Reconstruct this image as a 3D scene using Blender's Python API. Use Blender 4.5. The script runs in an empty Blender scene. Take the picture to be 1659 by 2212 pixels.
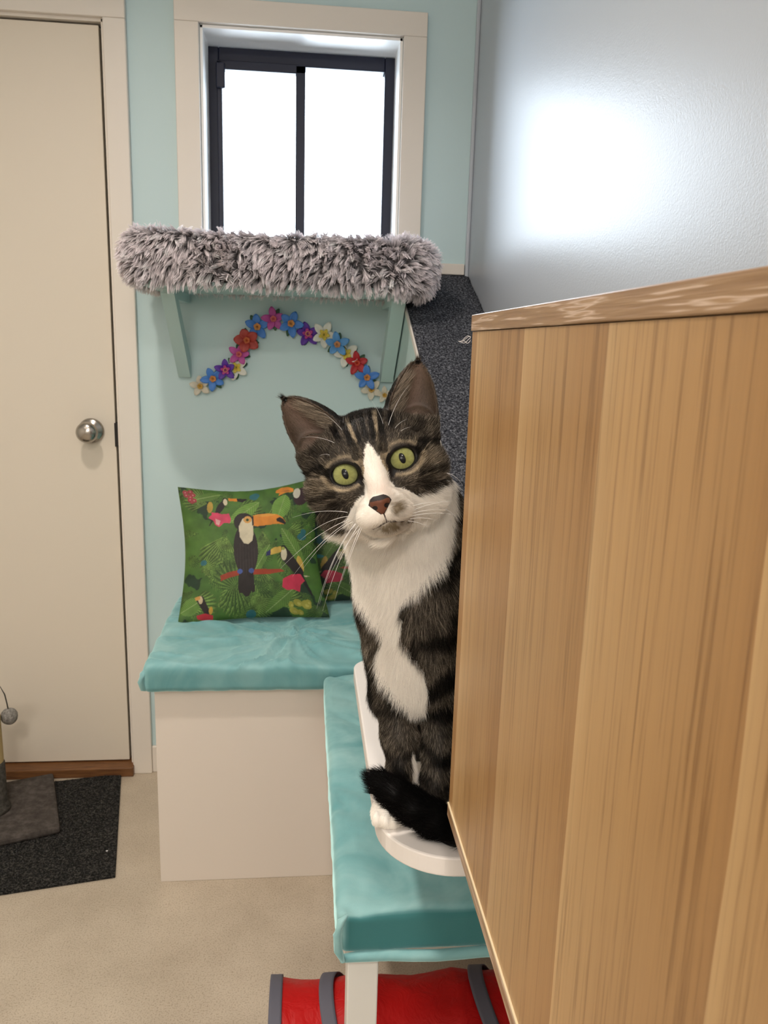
import bpy, bmesh, math, random
import numpy as np
from mathutils import Vector, Matrix
random.seed(7); rng = np.random.default_rng(11)
scn = bpy.context.scene; col = scn.collection
PI = math.pi

# ------------------------------------------------------------------ camera solve
F = 1700.0; H = 1.281; D = 2.226; XR = 0.444
_d = np.array([-170., -366., F]); _d /= np.linalg.norm(_d)
_v = np.array([-234., 8537., F]); _v -= _d*(_v@_d); _v /= np.linalg.norm(_v)
_h = np.cross(_v, _d)
if _h[0] < 0: _h = -_h
RC = np.array([_h, _d, -_v])
def at(x, y, Y=None, Z=None, X=None):
    w = RC @ np.array([x-829.5, y-1106., F])
    t = Y/w[1] if Y is not None else ((Z-H)/w[2] if Z is not None else X/w[0])
    p = w*t; return np.array([p[0], p[1], p[2]+H])
def to_px(P):
    i = (np.asarray(P)-np.array([0, 0, H])) @ RC
    return 829.5+F*i[..., 0]/i[..., 2], 1106.+F*i[..., 1]/i[..., 2]

cam = bpy.data.cameras.new('camera'); camo = bpy.data.objects.new('camera', cam); col.objects.link(camo)
cam.sensor_fit = 'VERTICAL'; cam.sensor_height = 36.0; cam.lens = F/2212*36
m = Matrix.Identity(4)
for i in range(3):
    m[i][0] = RC[i][0]; m[i][1] = -RC[i][1]; m[i][2] = -RC[i][2]
m[2][3] = H
camo.matrix_world = m; cam.clip_start = 0.01
cam.dof.use_dof = True; cam.dof.focus_distance = 0.68; cam.dof.aperture_fstop = 26.0
scn.camera = camo

# ------------------------------------------------------------------ helpers
def tag(o, label=None, cat=None, group=None, kind=None):
    if label: o['label'] = label
    if cat: o['category'] = cat
    if group: o['group'] = group
    if kind: o['kind'] = kind
    return o
def mk(name, V, Fc, mat=None, parent=None, smooth=False, colors=None):
    me = bpy.data.meshes.new(name)
    V = np.asarray(V, dtype=np.float32)
    if isinstance(Fc, np.ndarray):
        k = Fc.shape[1]; n = len(Fc)
        me.vertices.add(len(V)); me.vertices.foreach_set('co', V.ravel())
        me.loops.add(n*k); me.loops.foreach_set('vertex_index', Fc.astype(np.int32).ravel())
        me.polygons.add(n); me.polygons.foreach_set('loop_start', (np.arange(n)*k).astype(np.int32))
        me.update(calc_edges=True); me.validate()
    else:
        me.from_pydata([tuple(map(float, v)) for v in V], [], Fc); me.update()
    if smooth: me.polygons.foreach_set('use_smooth', [True]*len(me.polygons))
    if colors is not None:
        a = me.color_attributes.new('col', 'FLOAT_COLOR', 'POINT')
        c = np.ones((len(V), 4), dtype=np.float32); c[:, :3] = colors
        a.data.foreach_set('color', c.ravel())
    o = bpy.data.objects.new(name, me); col.objects.link(o)
    if mat is not None:
        for mm in (mat if isinstance(mat, (list, tuple)) else [mat]): me.materials.append(mm)
    if parent is not None: o.parent = parent
    return o
def bmobj(name, bm, mat, parent=None, smooth=False):
    bmesh.ops.recalc_face_normals(bm, faces=bm.faces)
    me = bpy.data.meshes.new(name); bm.to_mesh(me); bm.free()
    if smooth: me.polygons.foreach_set('use_smooth', [True]*len(me.polygons))
    o = bpy.data.objects.new(name, me); col.objects.link(o)
    for mm in (mat if isinstance(mat, (list, tuple)) else [mat]): me.materials.append(mm)
    if parent is not None: o.parent = parent
    return o
def box(name, x0, x1, y0, y1, z0, z1, mat, parent=None, bev=0.0, seg=2):
    bm = bmesh.new(); add_box(bm, x0, x1, y0, y1, z0, z1)
    if bev > 0: bmesh.ops.bevel(bm, geom=bm.edges[:], offset=bev, segments=seg, profile=.5, affect='EDGES')
    return bmobj(name, bm, mat, parent, smooth=False)
def add_box(bm, x0, x1, y0, y1, z0, z1):
    r = bmesh.ops.create_cube(bm, size=1.0)
    for v in r['verts']:
        v.co = ((x0+x1)/2+v.co.x*(x1-x0), (y0+y1)/2+v.co.y*(y1-y0), (z0+z1)/2+v.co.z*(z1-z0))
    return r['verts']
def prism(name, pts, axis, a0, a1, mat, parent=None, bev=0.0):
    """pts: 2D polygon in the two other axes (cyclic order), extruded on axis from a0 to a1"""
    bm = bmesh.new()
    def P(p, a):
        return {'x': (a, p[0], p[1]), 'y': (p[0], a, p[1]), 'z': (p[0], p[1], a)}[axis]
    A = [bm.verts.new(P(p, a0)) for p in pts]; B = [bm.verts.new(P(p, a1)) for p in pts]
    bm.faces.new(A); bm.faces.new(B[::-1]); n = len(pts)
    for i in range(n): bm.faces.new((A[i], B[i], B[(i+1) % n], A[(i+1) % n]))
    bmesh.ops.recalc_face_normals(bm, faces=bm.faces)
    if bev > 0:
        es = [e for e in bm.edges if e.calc_face_angle(0) > 0.6]
        bmesh.ops.bevel(bm, geom=es, offset=bev, segments=2, profile=.5, affect='EDGES')
    return bmobj(name, bm, mat, parent)
def empty(name, loc=(0, 0, 0)):
    o = bpy.data.objects.new(name, None); col.objects.link(o); o.location = loc; o.empty_display_size = .05
    return o
def reparent(o, e):
    o.parent = e; o.matrix_parent_inverse = Matrix.Translation(-Vector(e.location)); return o
def lathe(name, prof, c, axis, mat, parent=None, seg=48):
    """prof [(r, h)], around axis through c; axis 'y' means h grows along -Y"""
    V, Fc = [], []
    for (r, h) in prof:
        for k in range(seg):
            a = 2*PI*k/seg
            if axis == 'y': V.append((c[0]+r*math.cos(a), c[1]-h, c[2]+r*math.sin(a)))
            else: V.append((c[0]+r*math.cos(a), c[1]+r*math.sin(a), c[2]+h))
    n = len(prof)
    for i in range(n-1):
        for k in range(seg):
            Fc.append((i*seg+k, i*seg+(k+1) % seg, (i+1)*seg+(k+1) % seg, (i+1)*seg+k))
    Fc.append(tuple(range(seg))[::-1]); Fc.append(tuple((n-1)*seg+k for k in range(seg)))
    bm = bmesh.new(); vs = [bm.verts.new(v) for v in V]
    for f in Fc: bm.faces.new([vs[i] for i in f])
    return bmobj(name, bm, mat, parent, smooth=True)
def tube(name, pts, rad, mat, parent=None, seg=10, closed_ends=True):
    pts = [Vector(p) for p in pts]; n = len(pts)
    rad = rad if isinstance(rad, (list, tuple)) else [rad]*n
    V, Fc = [], []; up = Vector((0.13, 0.31, 0.94))
    for i, p in enumerate(pts):
        t = (pts[min(i+1, n-1)]-pts[max(i-1, 0)]).normalized()
        a = t.cross(up).normalized(); b = t.cross(a).normalized()
        for k in range(seg):
            q = p+(a*math.cos(2*PI*k/seg)+b*math.sin(2*PI*k/seg))*rad[i]; V.append(q)
    for i in range(n-1):
        for k in range(seg):
            Fc.append((i*seg+k, i*seg+(k+1) % seg, (i+1)*seg+(k+1) % seg, (i+1)*seg+k))
    Fc.append(tuple(range(seg))[::-1]); Fc.append(tuple((n-1)*seg+k for k in range(seg)))
    bm = bmesh.new(); vs = [bm.verts.new(v) for v in V]
    for f in Fc: bm.faces.new([vs[i] for i in f])
    return bmobj(name, bm, mat, parent, smooth=True)

# numpy value noise
def _hash(ix, iy, iz, seed):
    h = (ix.astype(np.int64)*374761393 + iy.astype(np.int64)*668265263 + iz.astype(np.int64)*2147483647 + seed*974634777) & 0xffffffff
    h = ((h ^ (h >> 13))*1274126177) & 0xffffffff
    h = h ^ (h >> 16)
    return (h & 0xffffff)/float(0xffffff)
def vnoise(P, seed=0):
    P = np.asarray(P, dtype=np.float64); i = np.floor(P); f = P-i; f = f*f*(3-2*f)
    ix, iy, iz = i[..., 0], i[..., 1], i[..., 2]; r = 0
    for a in (0, 1):
        for b in (0, 1):
            for c in (0, 1):
                w = (f[..., 0] if a else 1-f[..., 0])*(f[..., 1] if b else 1-f[..., 1])*(f[..., 2] if c else 1-f[..., 2])
                r = r + w*_hash(ix+a, iy+b, iz+c, seed)
    return r
def fbm(P, octv=4, seed=0):
    r = 0; a = .5; s = 0
    for o in range(octv):
        r = r+a*vnoise(P*(2**o)+o*17.3, seed+o); s += a; a *= .5
    return r/s
def sst(a, b, x):
    t = np.clip((x-a)/(b-a), 0, 1); return t*t*(3-2*t)

# ------------------------------------------------------------------ materials
def mat(name, color=(.8, .8, .8), rough=.5, metal=0, spec=.5, **kw):
    m = bpy.data.materials.new(name); m.use_nodes = True
    b = m.node_tree.nodes['Principled BSDF']
    b.inputs['Base Color'].default_value = (*color, 1); b.inputs['Roughness'].default_value = rough
    b.inputs['Metallic'].default_value = metal; b.inputs['Specular IOR Level'].default_value = spec
    for k, v in kw.items(): b.inputs[k.replace('_', ' ')].default_value = v
    return m
def N(m, t, **kw):
    n = m.node_tree.nodes.new(t)
    for k, v in kw.items():
        if k in n.inputs.keys(): n.inputs[k].default_value = v
        else: setattr(n, k, v)
    return n
def L(m, a, b): m.node_tree.links.new(a, b)
def bsdf(m): return m.node_tree.nodes['Principled BSDF']
def noise(m, scale, detail=3, rough=.5, stretch=None, dist=0, coord='Object'):
    tc = N(m, 'ShaderNodeTexCoord'); mp = N(m, 'ShaderNodeMapping')
    if stretch: mp.inputs['Scale'].default_value = stretch
    L(m, tc.outputs[coord], mp.inputs['Vector'])
    n = N(m, 'ShaderNodeTexNoise'); n.inputs['Scale'].default_value = scale; n.inputs['Detail'].default_value = detail
    n.inputs['Roughness'].default_value = rough; n.inputs['Distortion'].default_value = dist
    L(m, mp.outputs['Vector'], n.inputs['Vector']); return n
def ramp(m, src, stops):
    r = N(m, 'ShaderNodeValToRGB'); e = r.color_ramp.elements
    while len(e) < len(stops): e.new(.5)
    for i, (p, c) in enumerate(stops): e[i].position = p; e[i].color = (*c, 1)
    L(m, src, r.inputs['Fac']); return r
def bump(m, src, strength=.2, dist=.001):
    b = N(m, 'ShaderNodeBump'); b.inputs['Strength'].default_value = strength; b.inputs['Distance'].default_value = dist
    L(m, src, b.inputs['Height']); L(m, b.outputs['Normal'], bsdf(m).inputs['Normal']); return b
def mixc(m, fac, a, b, mode='MIX'):
    x = N(m, 'ShaderNodeMix', data_type='RGBA', blend_type=mode)
    if hasattr(fac, 'name'): L(m, fac, x.inputs[0])
    else: x.inputs[0].default_value = fac
    for v, i in ((a, 6), (b, 7)):
        if hasattr(v, 'name'): L(m, v, x.inputs[i])
        else: x.inputs[i].default_value = (*v, 1)
    return x.outputs[2]

m_wall = mat('wall_blue_paint', (.525, .68, .70), .55)
n_ = noise(m_wall, 260, 2); bump(m_wall, n_.outputs['Fac'], .08, .001)
m_rwall = mat('right_wall_satin_paint', (.45, .49, .54), .37, spec=.6)
n_ = noise(m_rwall, 330, 2, .5); bump(m_rwall, n_.outputs['Fac'], .35, .0008)
m_ceil = mat('ceiling_white', (.82, .82, .80), .8)
m_trim = mat('cream_trim_gloss_paint', (.74, .69, .62), .38)
m_door = mat('cream_door_paint', (.70, .64, .54), .45)
n_ = noise(m_door, 60, 2); bump(m_door, n_.outputs['Fac'], .05, .001)
m_reveal = mat('white_reveal', (.92, .92, .90), .35)
m_alu = mat('dark_aluminium', (.010, .013, .030), .42, spec=.30)
m_dark = mat('dark_gap', (.015, .012, .01), .8)
m_steel = mat('brushed_steel', (.42, .39, .35), .22, 1.0)
m_timber = mat('threshold_timber', (.13, .055, .02), .5)
n_ = noise(m_timber, 14, 4, .6, (1, 14, 14)); L(m_timber, ramp(m_timber, n_.outputs['Fac'], [(.3, (.08, .03, .01)), (.7, (.22, .095, .03))]).outputs['Color'], bsdf(m_timber).inputs['Base Color'])
m_floor = mat('speckled_beige_vinyl', (.4, .33, .25), .5)
a_ = noise(m_floor, 5, 6, .65); b_ = noise(m_floor, 300, 3, .7)
c1 = ramp(m_floor, a_.outputs['Fac'], [(.25, (.43, .365, .28)), (.75, (.58, .505, .40))]).outputs['Color']
c2 = ramp(m_floor, b_.outputs['Fac'], [(.35, (.55, .5, .45)), (.5, (1, 1, 1)), (.8, (1.0, .98, .95))]).outputs['Color']
L(m_floor, mixc(m_floor, .75, c1, c2, 'MULTIPLY'), bsdf(m_floor).inputs['Base Color'])
bump(m_floor, b_.outputs['Fac'], .1, .001)

def wood_mat(name, axis_long):
    m = mat(name, (.5, .33, .17), .36, spec=.5)
    tc = N(m, 'ShaderNodeTexCoord'); mp = N(m, 'ShaderNodeMapping')
    mp.inputs['Scale'].default_value = (1, 1, .12) if axis_long == 'z' else (1, .10, 1)
    L(m, tc.outputs['Object'], mp.inputs['Vector'])
    big = N(m, 'ShaderNodeTexNoise'); big.inputs['Scale'].default_value = 11; big.inputs['Detail'].default_value = 3; big.inputs['Distortion'].default_value = .6
    fine = N(m, 'ShaderNodeTexNoise'); fine.inputs['Scale'].default_value = 300; fine.inputs['Detail'].default_value = 4; fine.inputs['Roughness'].default_value = .7
    L(m, mp.outputs['Vector'], big.inputs['Vector']); 
    mp2 = N(m, 'ShaderNodeMapping'); mp2.inputs['Scale'].default_value = (1, 1, .02) if axis_long == 'z' else (1, .02, 1)
    L(m, tc.outputs['Object'], mp2.inputs['Vector']); L(m, mp2.outputs['Vector'], fine.inputs['Vector'])
    return m, tc, mp, big, fine
m_wood, tc_, mp_, big_, fine_ = wood_mat('oak_laminate', 'z')
# staves: position across the panel (object Y) warped a little, made into a sawtooth so each stave starts with a pale band
sx = N(m_wood, 'ShaderNodeSeparateXYZ'); L(m_wood, tc_.outputs['Object'], sx.inputs[0])
warp = noise(m_wood, 3.0, 2, .5, (0, .35, 1.0))
wsub = N(m_wood, 'ShaderNodeMath', operation='MULTIPLY_ADD'); L(m_wood, warp.outputs['Fac'], wsub.inputs[0]); wsub.inputs[1].default_value = .018; L(m_wood, sx.outputs['Y'], wsub.inputs[2])
mod = N(m_wood, 'ShaderNodeMath', operation='MULTIPLY_ADD'); L(m_wood, wsub.outputs[0], mod.inputs[0]); mod.inputs[1].default_value = -7.75; mod.inputs[2].default_value = 8.60
fr = N(m_wood, 'ShaderNodeMath', operation='FRACT'); L(m_wood, mod.outputs[0], fr.inputs[0])
saw = ramp(m_wood, fr.outputs[0], [(0, (.55, .365, .175)), (.10, (.49, .31, .14)), (.45, (.445, .27, .115)), (.93, (.39, .22, .085)), (1.0, (.37, .205, .08))])
bigc = ramp(m_wood, big_.outputs['Fac'], [(.30, (.88, .83, .78)), (.5, (1, 1, 1)), (.72, (1.07, 1.06, 1.03))])
finec = ramp(m_wood, fine_.outputs['Fac'], [(.36, (.60, .53, .46)), (.47, (.97, .96, .95)), (.72, (1.08, 1.07, 1.05))])
c = mixc(m_wood, 1.0, saw.outputs['Color'], bigc.outputs['Color'], 'MULTIPLY'); c = mixc(m_wood, .8, c, finec.outputs['Color'], 'MULTIPLY')
L(m_wood, c, bsdf(m_wood).inputs['Base Color']); bump(m_wood, fine_.outputs['Fac'], .12, .0006)
m_edge, tc_, mp_, big_, fine_ = wood_mat('oak_edge_board', 'y')
wv = N(m_edge, 'ShaderNodeTexNoise'); wv.inputs['Scale'].default_value = 420; wv.inputs['Detail'].default_value = 2
mp3 = N(m_edge, 'ShaderNodeMapping'); mp3.inputs['Scale'].default_value = (1, .035, 1); L(m_edge, tc_.outputs['Object'], mp3.inputs['Vector']); L(m_edge, mp3.outputs['Vector'], wv.inputs['Vector'])
cc = ramp(m_edge, wv.outputs['Fac'], [(.36, (.30, .175, .085)), (.54, (.36, .22, .11)), (.60, (.66, .50, .38)), (.66, (.40, .25, .13))])  # the pale stop paints glints along the grain into the colour
L(m_edge, cc.outputs['Color'], bsdf(m_edge).inputs['Base Color']); bump(m_edge, wv.outputs['Fac'], .5, .0008); bsdf(m_edge).inputs['Roughness'].default_value = .3
m_edgelight = mat('edge_glint_pale', (.72, .62, .42), .4)

m_board = mat('white_painted_board', (.80, .76, .72), .32)
n_ = noise(m_board, 90, 3, .6, (1, .3, 1)); bump(m_board, n_.outputs['Fac'], .25, .001)
m_box = mat('white_laminate_box', (.72, .66, .59), .5)
m_leg = mat('white_leg', (.76, .76, .72), .45)
m_teal = mat('teal_velvet', (.14, .42, .43), .75, Sheen_Weight=1.0, Sheen_Roughness=.42)
a_ = noise(m_teal, 7, 4, .6, (1, 1, 1), 1.0); b_ = noise(m_teal, 700, 2)
L(m_teal, ramp(m_teal, a_.outputs['Fac'], [(.28, (.11, .325, .35)), (.5, (.22, .45, .465)), (.72, (.35, .58, .58))]).outputs['Color'], bsdf(m_teal).inputs['Base Color'])
bump(m_teal, b_.outputs['Fac'], .15, .001); bsdf(m_teal).inputs['Sheen Tint'].default_value = (.6, .95, .95, 1)
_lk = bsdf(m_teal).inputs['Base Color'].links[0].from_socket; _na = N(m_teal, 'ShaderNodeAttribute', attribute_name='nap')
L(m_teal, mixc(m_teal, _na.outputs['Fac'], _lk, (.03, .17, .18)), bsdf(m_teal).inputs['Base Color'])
def carpet_mat(name, c0, c1, c2, sc=330):
    m = mat(name, c1, .95, spec=.1)
    a = noise(m, sc, 3, .7); v = noise(m, sc*.35, 2)
    L(m, ramp(m, a.outputs['Fac'], [(.33, c0), (.5, c1), (.68, c2)]).outputs['Color'], bsdf(m).inputs['Base Color'])
    bump(m, a.outputs['Fac'], .9, .004); return m
m_carpet = carpet_mat('charcoal_carpet', (.006, .007, .010), (.042, .045, .055), (.26, .27, .30), 250)
m_mat = carpet_mat('dark_mat_pile', (.005, .005, .005), (.018, .018, .017), (.10, .095, .085), 230)
m_plush = carpet_mat('grey_plush', (.052, .045, .040), (.072, .062, .055), (.105, .092, .082), 45)
m_white_offcam = mat('white_wall_paint', (.80, .76, .70), .7)
m_plushd = carpet_mat('dark_grey_plush', (.05, .048, .042), (.075, .07, .06), (.11, .10, .09), 90)
m_ball = carpet_mat('grey_pompom', (.14, .13, .12), (.24, .23, .21), (.36, .34, .31), 160)
m_sisal = mat('sisal_rope', (.55, .42, .2), .8)
m_red = mat('red_nylon', (.46, .006, .006), .5, spec=.25)
a_ = noise(m_red, 22, 3, .6, (1, 1, 1), 2.0); bump(m_red, a_.outputs['Fac'], .5, .006)
m_grey = mat('grey_binding', (.10, .10, .13), .7)
m_cord = mat('black_cord', (.01, .01, .01), .6)
m_thread = mat('white_thread', (.85, .85, .85), .6)
m_bracket = mat('mint_bracket_paint', (.50, .66, .65), .5)

def vcol_mat(name, rough=.6, **kw):
    m = mat(name, (1, 1, 1), rough, **kw); a = N(m, 'ShaderNodeAttribute', attribute_name='col')
    L(m, a.outputs['Color'], bsdf(m).inputs['Base Color']); return m
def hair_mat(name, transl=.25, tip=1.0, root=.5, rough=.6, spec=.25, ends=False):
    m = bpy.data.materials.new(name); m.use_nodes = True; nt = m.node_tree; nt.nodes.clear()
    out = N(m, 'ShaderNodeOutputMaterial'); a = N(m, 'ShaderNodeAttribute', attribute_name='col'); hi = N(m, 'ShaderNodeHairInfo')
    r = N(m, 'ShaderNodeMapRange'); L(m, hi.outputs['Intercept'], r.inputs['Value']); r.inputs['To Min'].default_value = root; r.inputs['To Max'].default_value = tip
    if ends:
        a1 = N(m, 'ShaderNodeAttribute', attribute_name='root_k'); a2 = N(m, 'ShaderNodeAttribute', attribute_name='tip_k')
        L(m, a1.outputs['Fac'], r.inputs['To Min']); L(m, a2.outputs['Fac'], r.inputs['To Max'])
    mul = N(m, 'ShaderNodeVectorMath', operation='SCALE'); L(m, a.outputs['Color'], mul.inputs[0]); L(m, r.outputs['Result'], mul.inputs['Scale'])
    d = N(m, 'ShaderNodeBsdfDiffuse'); t = N(m, 'ShaderNodeBsdfTranslucent'); g = N(m, 'ShaderNodeBsdfPrincipled')
    L(m, mul.outputs[0], g.inputs['Base Color']); L(m, mul.outputs[0], t.inputs['Color']); g.inputs['Roughness'].default_value = rough; g.inputs['Specular IOR Level'].default_value = spec
    nt.nodes.remove(d)
    mx = N(m, 'ShaderNodeMixShader'); mx.inputs[0].default_value = transl; L(m, g.outputs[0], mx.inputs[1]); L(m, t.outputs[0], mx.inputs[2]); L(m, mx.outputs[0], out.inputs[0])
    return m
def strands(name, pts, rad, cols, material, parent=None, ends=None):
    """pts (N,K,3); rad (K,) or (N,K); cols (N,3)"""
    n, k = pts.shape[:2]
    hc = bpy.data.hair_curves.new(name); hc.add_curves([k]*n)
    hc.position_data.foreach_set('vector', pts.astype(np.float32).ravel())
    ra = hc.attributes.get('radius') or hc.attributes.new('radius', 'FLOAT', 'POINT')
    ra.data.foreach_set('value', np.broadcast_to(rad, (n, k)).astype(np.float32).ravel())
    ca = hc.attributes.new('col', 'FLOAT_COLOR', 'CURVE'); c = np.ones((n, 4), np.float32); c[:, :3] = cols
    ca.data.foreach_set('color', c.ravel())
    if ends is not None:
        for nm_, vv_ in zip(('root_k', 'tip_k'), ends):
            at_ = hc.attributes.new(nm_, 'FLOAT', 'CURVE'); at_.data.foreach_set('value', np.asarray(vv_, np.float32))
    hc.materials.append(material)
    o = bpy.data.objects.new(name, hc); col.objects.link(o)
    if parent is not None: o.parent = parent
    return o
def sample_mesh(V, Q, n, dens=None):
    """random points on quads; dens: per-face weight. returns pos, normal, face idx"""
    T = np.concatenate([Q[:, [0, 1, 2]], Q[:, [0, 2, 3]]]); a, b, c = V[T[:, 0]], V[T[:, 1]], V[T[:, 2]]
    cr = np.cross(b-a, c-a); ar = np.linalg.norm(cr, axis=1)
    w = ar if dens is None else ar*np.concatenate([dens, dens])
    cum = np.cumsum(w); idx = np.searchsorted(cum, rng.random(n)*cum[-1]); idx = np.minimum(idx, len(T)-1)
    r1 = np.sqrt(rng.random(n))[:, None]; r2 = rng.random(n)[:, None]
    P = a[idx]*(1-r1)+b[idx]*r1*(1-r2)+c[idx]*r1*r2
    return P, idx, T
# ------------------------------------------------------------------ the setting
WL = -1.95; YB = -1.7; ZC = 2.62
S = dict(kind='structure')
tag(box('floor', WL-.1, XR+.1, YB-.1, D+.35, -.1, 0, m_floor), 'beige speckled vinyl floor', **S)
tag(box('ceiling', WL-.1, XR+.1, YB-.1, D+.35, ZC, ZC+.1, m_ceil), 'white ceiling', **S)
tag(box('wall_left', WL-.1, WL, YB, D, 0, ZC, m_white_offcam), 'off white wall at the left', **S)
tag(box('wall_front', WL-.1, XR+.1, YB-.1, YB, 0, ZC, m_white_offcam), 'off white wall behind the camera', **S)
tag(box('wall_right', XR, XR+.1, YB, D+.35, 0, ZC, m_rwall), 'satin pale wall at the right with a bright window reflection', **S)
# back wall with door and window openings
DX0, DX1, DZ = -1.345, -.507, 2.048
WX0, WX1, WZ0, WZ1 = -.269, .244, 1.44, 2.054
TH = .17
bm = bmesh.new()
for (x0, x1, z0, z1) in ((WL, DX0, 0, ZC), (DX0, DX1, DZ, ZC), (DX1, WX0, 0, ZC), (WX0, WX1, 0, WZ0), (WX0, WX1, WZ1, ZC), (WX1, XR, 0, ZC)):
    add_box(bm, x0, x1, D, D+TH, z0, z1)
tag(bmobj('wall_back', bm, m_wall), 'pale blue back wall with the door and window', **S)
# door
dr = empty('door_1', (DX0, D, 0)); tag(dr, 'cream flush door with round metal knob', **S)
def sub(o): return reparent(o, dr)
sub(box('door_leaf', DX0+.012, DX1-.012, D+.006, D+.044, .034, DZ-.008, m_door, bev=.0015))
sub(box('door_stop_gap', DX0, DX1, D+.05, D+.06, 0, DZ, m_dark))
sub(box('door_jamb', DX1-.004, DX1+.0, D-.002, D+.1, 0, DZ, m_trim)); 
kx, ky, kz = -.583, D+.006, 1.028
k = lathe('door_knob', [(.001, .0), (.031, .0), (.034, .002), (.034, .006), (.030, .011), (.016, .013), (.0125, .018), (.0125, .030), (.018, .034), (.026, .040), (.0285, .047), (.0275, .056), (.022, .063), (.012, .0665), (.001, .068)], (kx, ky, kz), 'y', m_steel)
sub(k)
sub(box('strike_plate', DX1-.0135, DX1-.0035, D-.001, D+.03, .985, 1.05, m_dark))
sub(box('threshold', DX0, DX1+.006, D-.035, D+.06, 0, .030, m_timber, bev=.003))
# door casing
CX = -.449
bm = bmesh.new()
add_box(bm, DX1+.003, CX, D-.018, D, 0, DZ+.004); add_box(bm, DX0-.058, DX0-.003, D-.018, D, 0, DZ+.004); add_box(bm, DX0-.058, CX, D-.018, D, DZ+.004, 2.125)
bmesh.ops.bevel(bm, geom=bm.edges[:], offset=.0025, segments=2, profile=.5, affect='EDGES')
tag(bmobj('trim_1', bm, m_trim), 'cream architrave around the door', **S)
bm = bmesh.new(); add_box(bm, DX1-.003, DX1+.004, D-.004, D+.03, 0, DZ+.003); add_box(bm, DX0, DX1+.004, D-.004, D+.03, DZ-.003, DZ+.005)
tag(bmobj('trim_2', bm, m_trim), 'thin cream door stop', **S)
# window
wn = empty('window_1', (-.012, D, WZ0)); tag(wn, 'small sliding window with dark aluminium frame', **S)
def subw(o): return reparent(o, wn)
YF = D+.115
fx0, fx1, fz0, fz1 = WX0+.003, WX1-.003, WZ0+.01, 2.045
bm = bmesh.new(); t = .030
add_box(bm, fx0, fx0+t, YF, YF+.05, fz0, fz1); add_box(bm, fx1-t, fx1, YF, YF+.05, fz0, fz1)
add_box(bm, fx0+t, fx1-t, YF, YF+.05, fz1-t-.006, fz1); add_box(bm, fx0+t, fx1-t, YF, YF+.05, fz0, fz0+t)
bmesh.ops.bevel(bm, geom=bm.edges[:], offset=.002, segments=1, profile=.5, affect='EDGES')
subw(bmobj('window_frame', bm, m_alu))
mxm = at(648, 300, Y=YF)[0]
bm = bmesh.new(); s0, s1 = fx0+t-.004, mxm+.014
add_box(bm, s0, s0+.013, YF-.008, YF+.02, fz0+t, fz1-t-.006); add_box(bm, s1-.026, s1, YF-.008, YF+.02, fz0+t, fz1-t-.006)
add_box(bm, s0, s1, YF-.008, YF+.02, fz1-t-.026, fz1-t-.004); add_box(bm, s0, s1, YF-.008, YF+.02, fz0+t, fz0+t+.022)
bmesh.ops.bevel(bm, geom=bm.edges[:], offset=.0015, segments=1, profile=.5, affect='EDGES')
subw(bmobj('sliding_sash', bm, m_alu))
subw(box('window_latch', s0-.002, s0+.022, YF-.018, YF-.006, fz1-t-.075, fz1-t-.012, m_alu, bev=.003))
m_glass = bpy.data.materials.new('window_glass'); m_glass.use_nodes = True; m_glass.node_tree.nodes.clear()
o_ = N(m_glass, 'ShaderNodeOutputMaterial'); tr = N(m_glass, 'ShaderNodeBsdfTransparent'); gl = N(m_glass, 'ShaderNodeBsdfGlossy'); gl.inputs['Roughness'].default_value = .02
fz = N(m_glass, 'ShaderNodeFresnel'); fz.inputs['IOR'].default_value = 1.3; mx = N(m_glass, 'ShaderNodeMixShader')
L(m_glass, fz.outputs[0], mx.inputs[0]); L(m_glass, tr.outputs[0], mx.inputs[1]); L(m_glass, gl.outputs[0], mx.inputs[2]); L(m_glass, mx.outputs[0], o_.inputs[0])
subw(box('window_pane', s0+.01, s1-.02, YF+.004, YF+.008, fz0+t, fz1-t, m_glass))
subw(box('window_pane', s1-.02, fx1-t+.004, YF+.028, YF+.032, fz0+t, fz1-t, m_glass))
bm = bmesh.new()
add_box(bm, WX0-.001, WX0+.006, D-.003, D+TH, WZ0, WZ1); add_box(bm, WX1-.006, WX1+.001, D-.003, D+TH, WZ0, WZ1)
add_box(bm, WX0, WX1, D-.003, D+TH, WZ1-.006, WZ1+.001); add_box(bm, WX0, WX1, D-.003, D+TH, WZ0, WZ0+.012)
subw(bmobj('window_reveal', bm, m_reveal))
bm = bmesh.new(); ox0, ox1, oz1 = -.331, .306, 2.113
add_box(bm, ox0, WX0-.002, D-.018, D, WZ0-.0, WZ1+.002); add_box(bm, WX1+.002, ox1, D-.018, D, WZ0, WZ1+.002)
add_box(bm, ox0, ox1, D-.018, D, WZ1+.002, oz1); add_box(bm, ox0, ox1, D-.018, D, WZ0-.03, WZ0)
bmesh.ops.bevel(bm, geom=bm.edges[:], offset=.002, segments=2, profile=.5, affect='EDGES')
tag(bmobj('trim_3', bm, m_trim), 'cream architrave around the window', **S)
tag(box('trim_4', XR-.010, XR, D-.012, D, 0, ZC, m_rwall, bev=.003), 'corner bead where the walls meet', **S)
tag(box('baseboard_back', CX, -.337, D-.012, D, 0, .085, m_trim, bev=.003), 'short piece of white skirting beside the door', **S)
tag(box('trim_5', .262, XR-.012, D-.012, D, 1.474, 1.503, m_trim, bev=.002), 'short white skirting at the top of the carpeted ramp', **S)

# ------------------------------------------------------------------ white storage box bench + cushions
bxm = box('storage_box', -.337, XR-.002, 1.711, D-.002, 0, .498, m_box, bev=.0012)
tag(bxm, 'tall white laminate box bench under the toucan cushions', 'bench')

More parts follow.
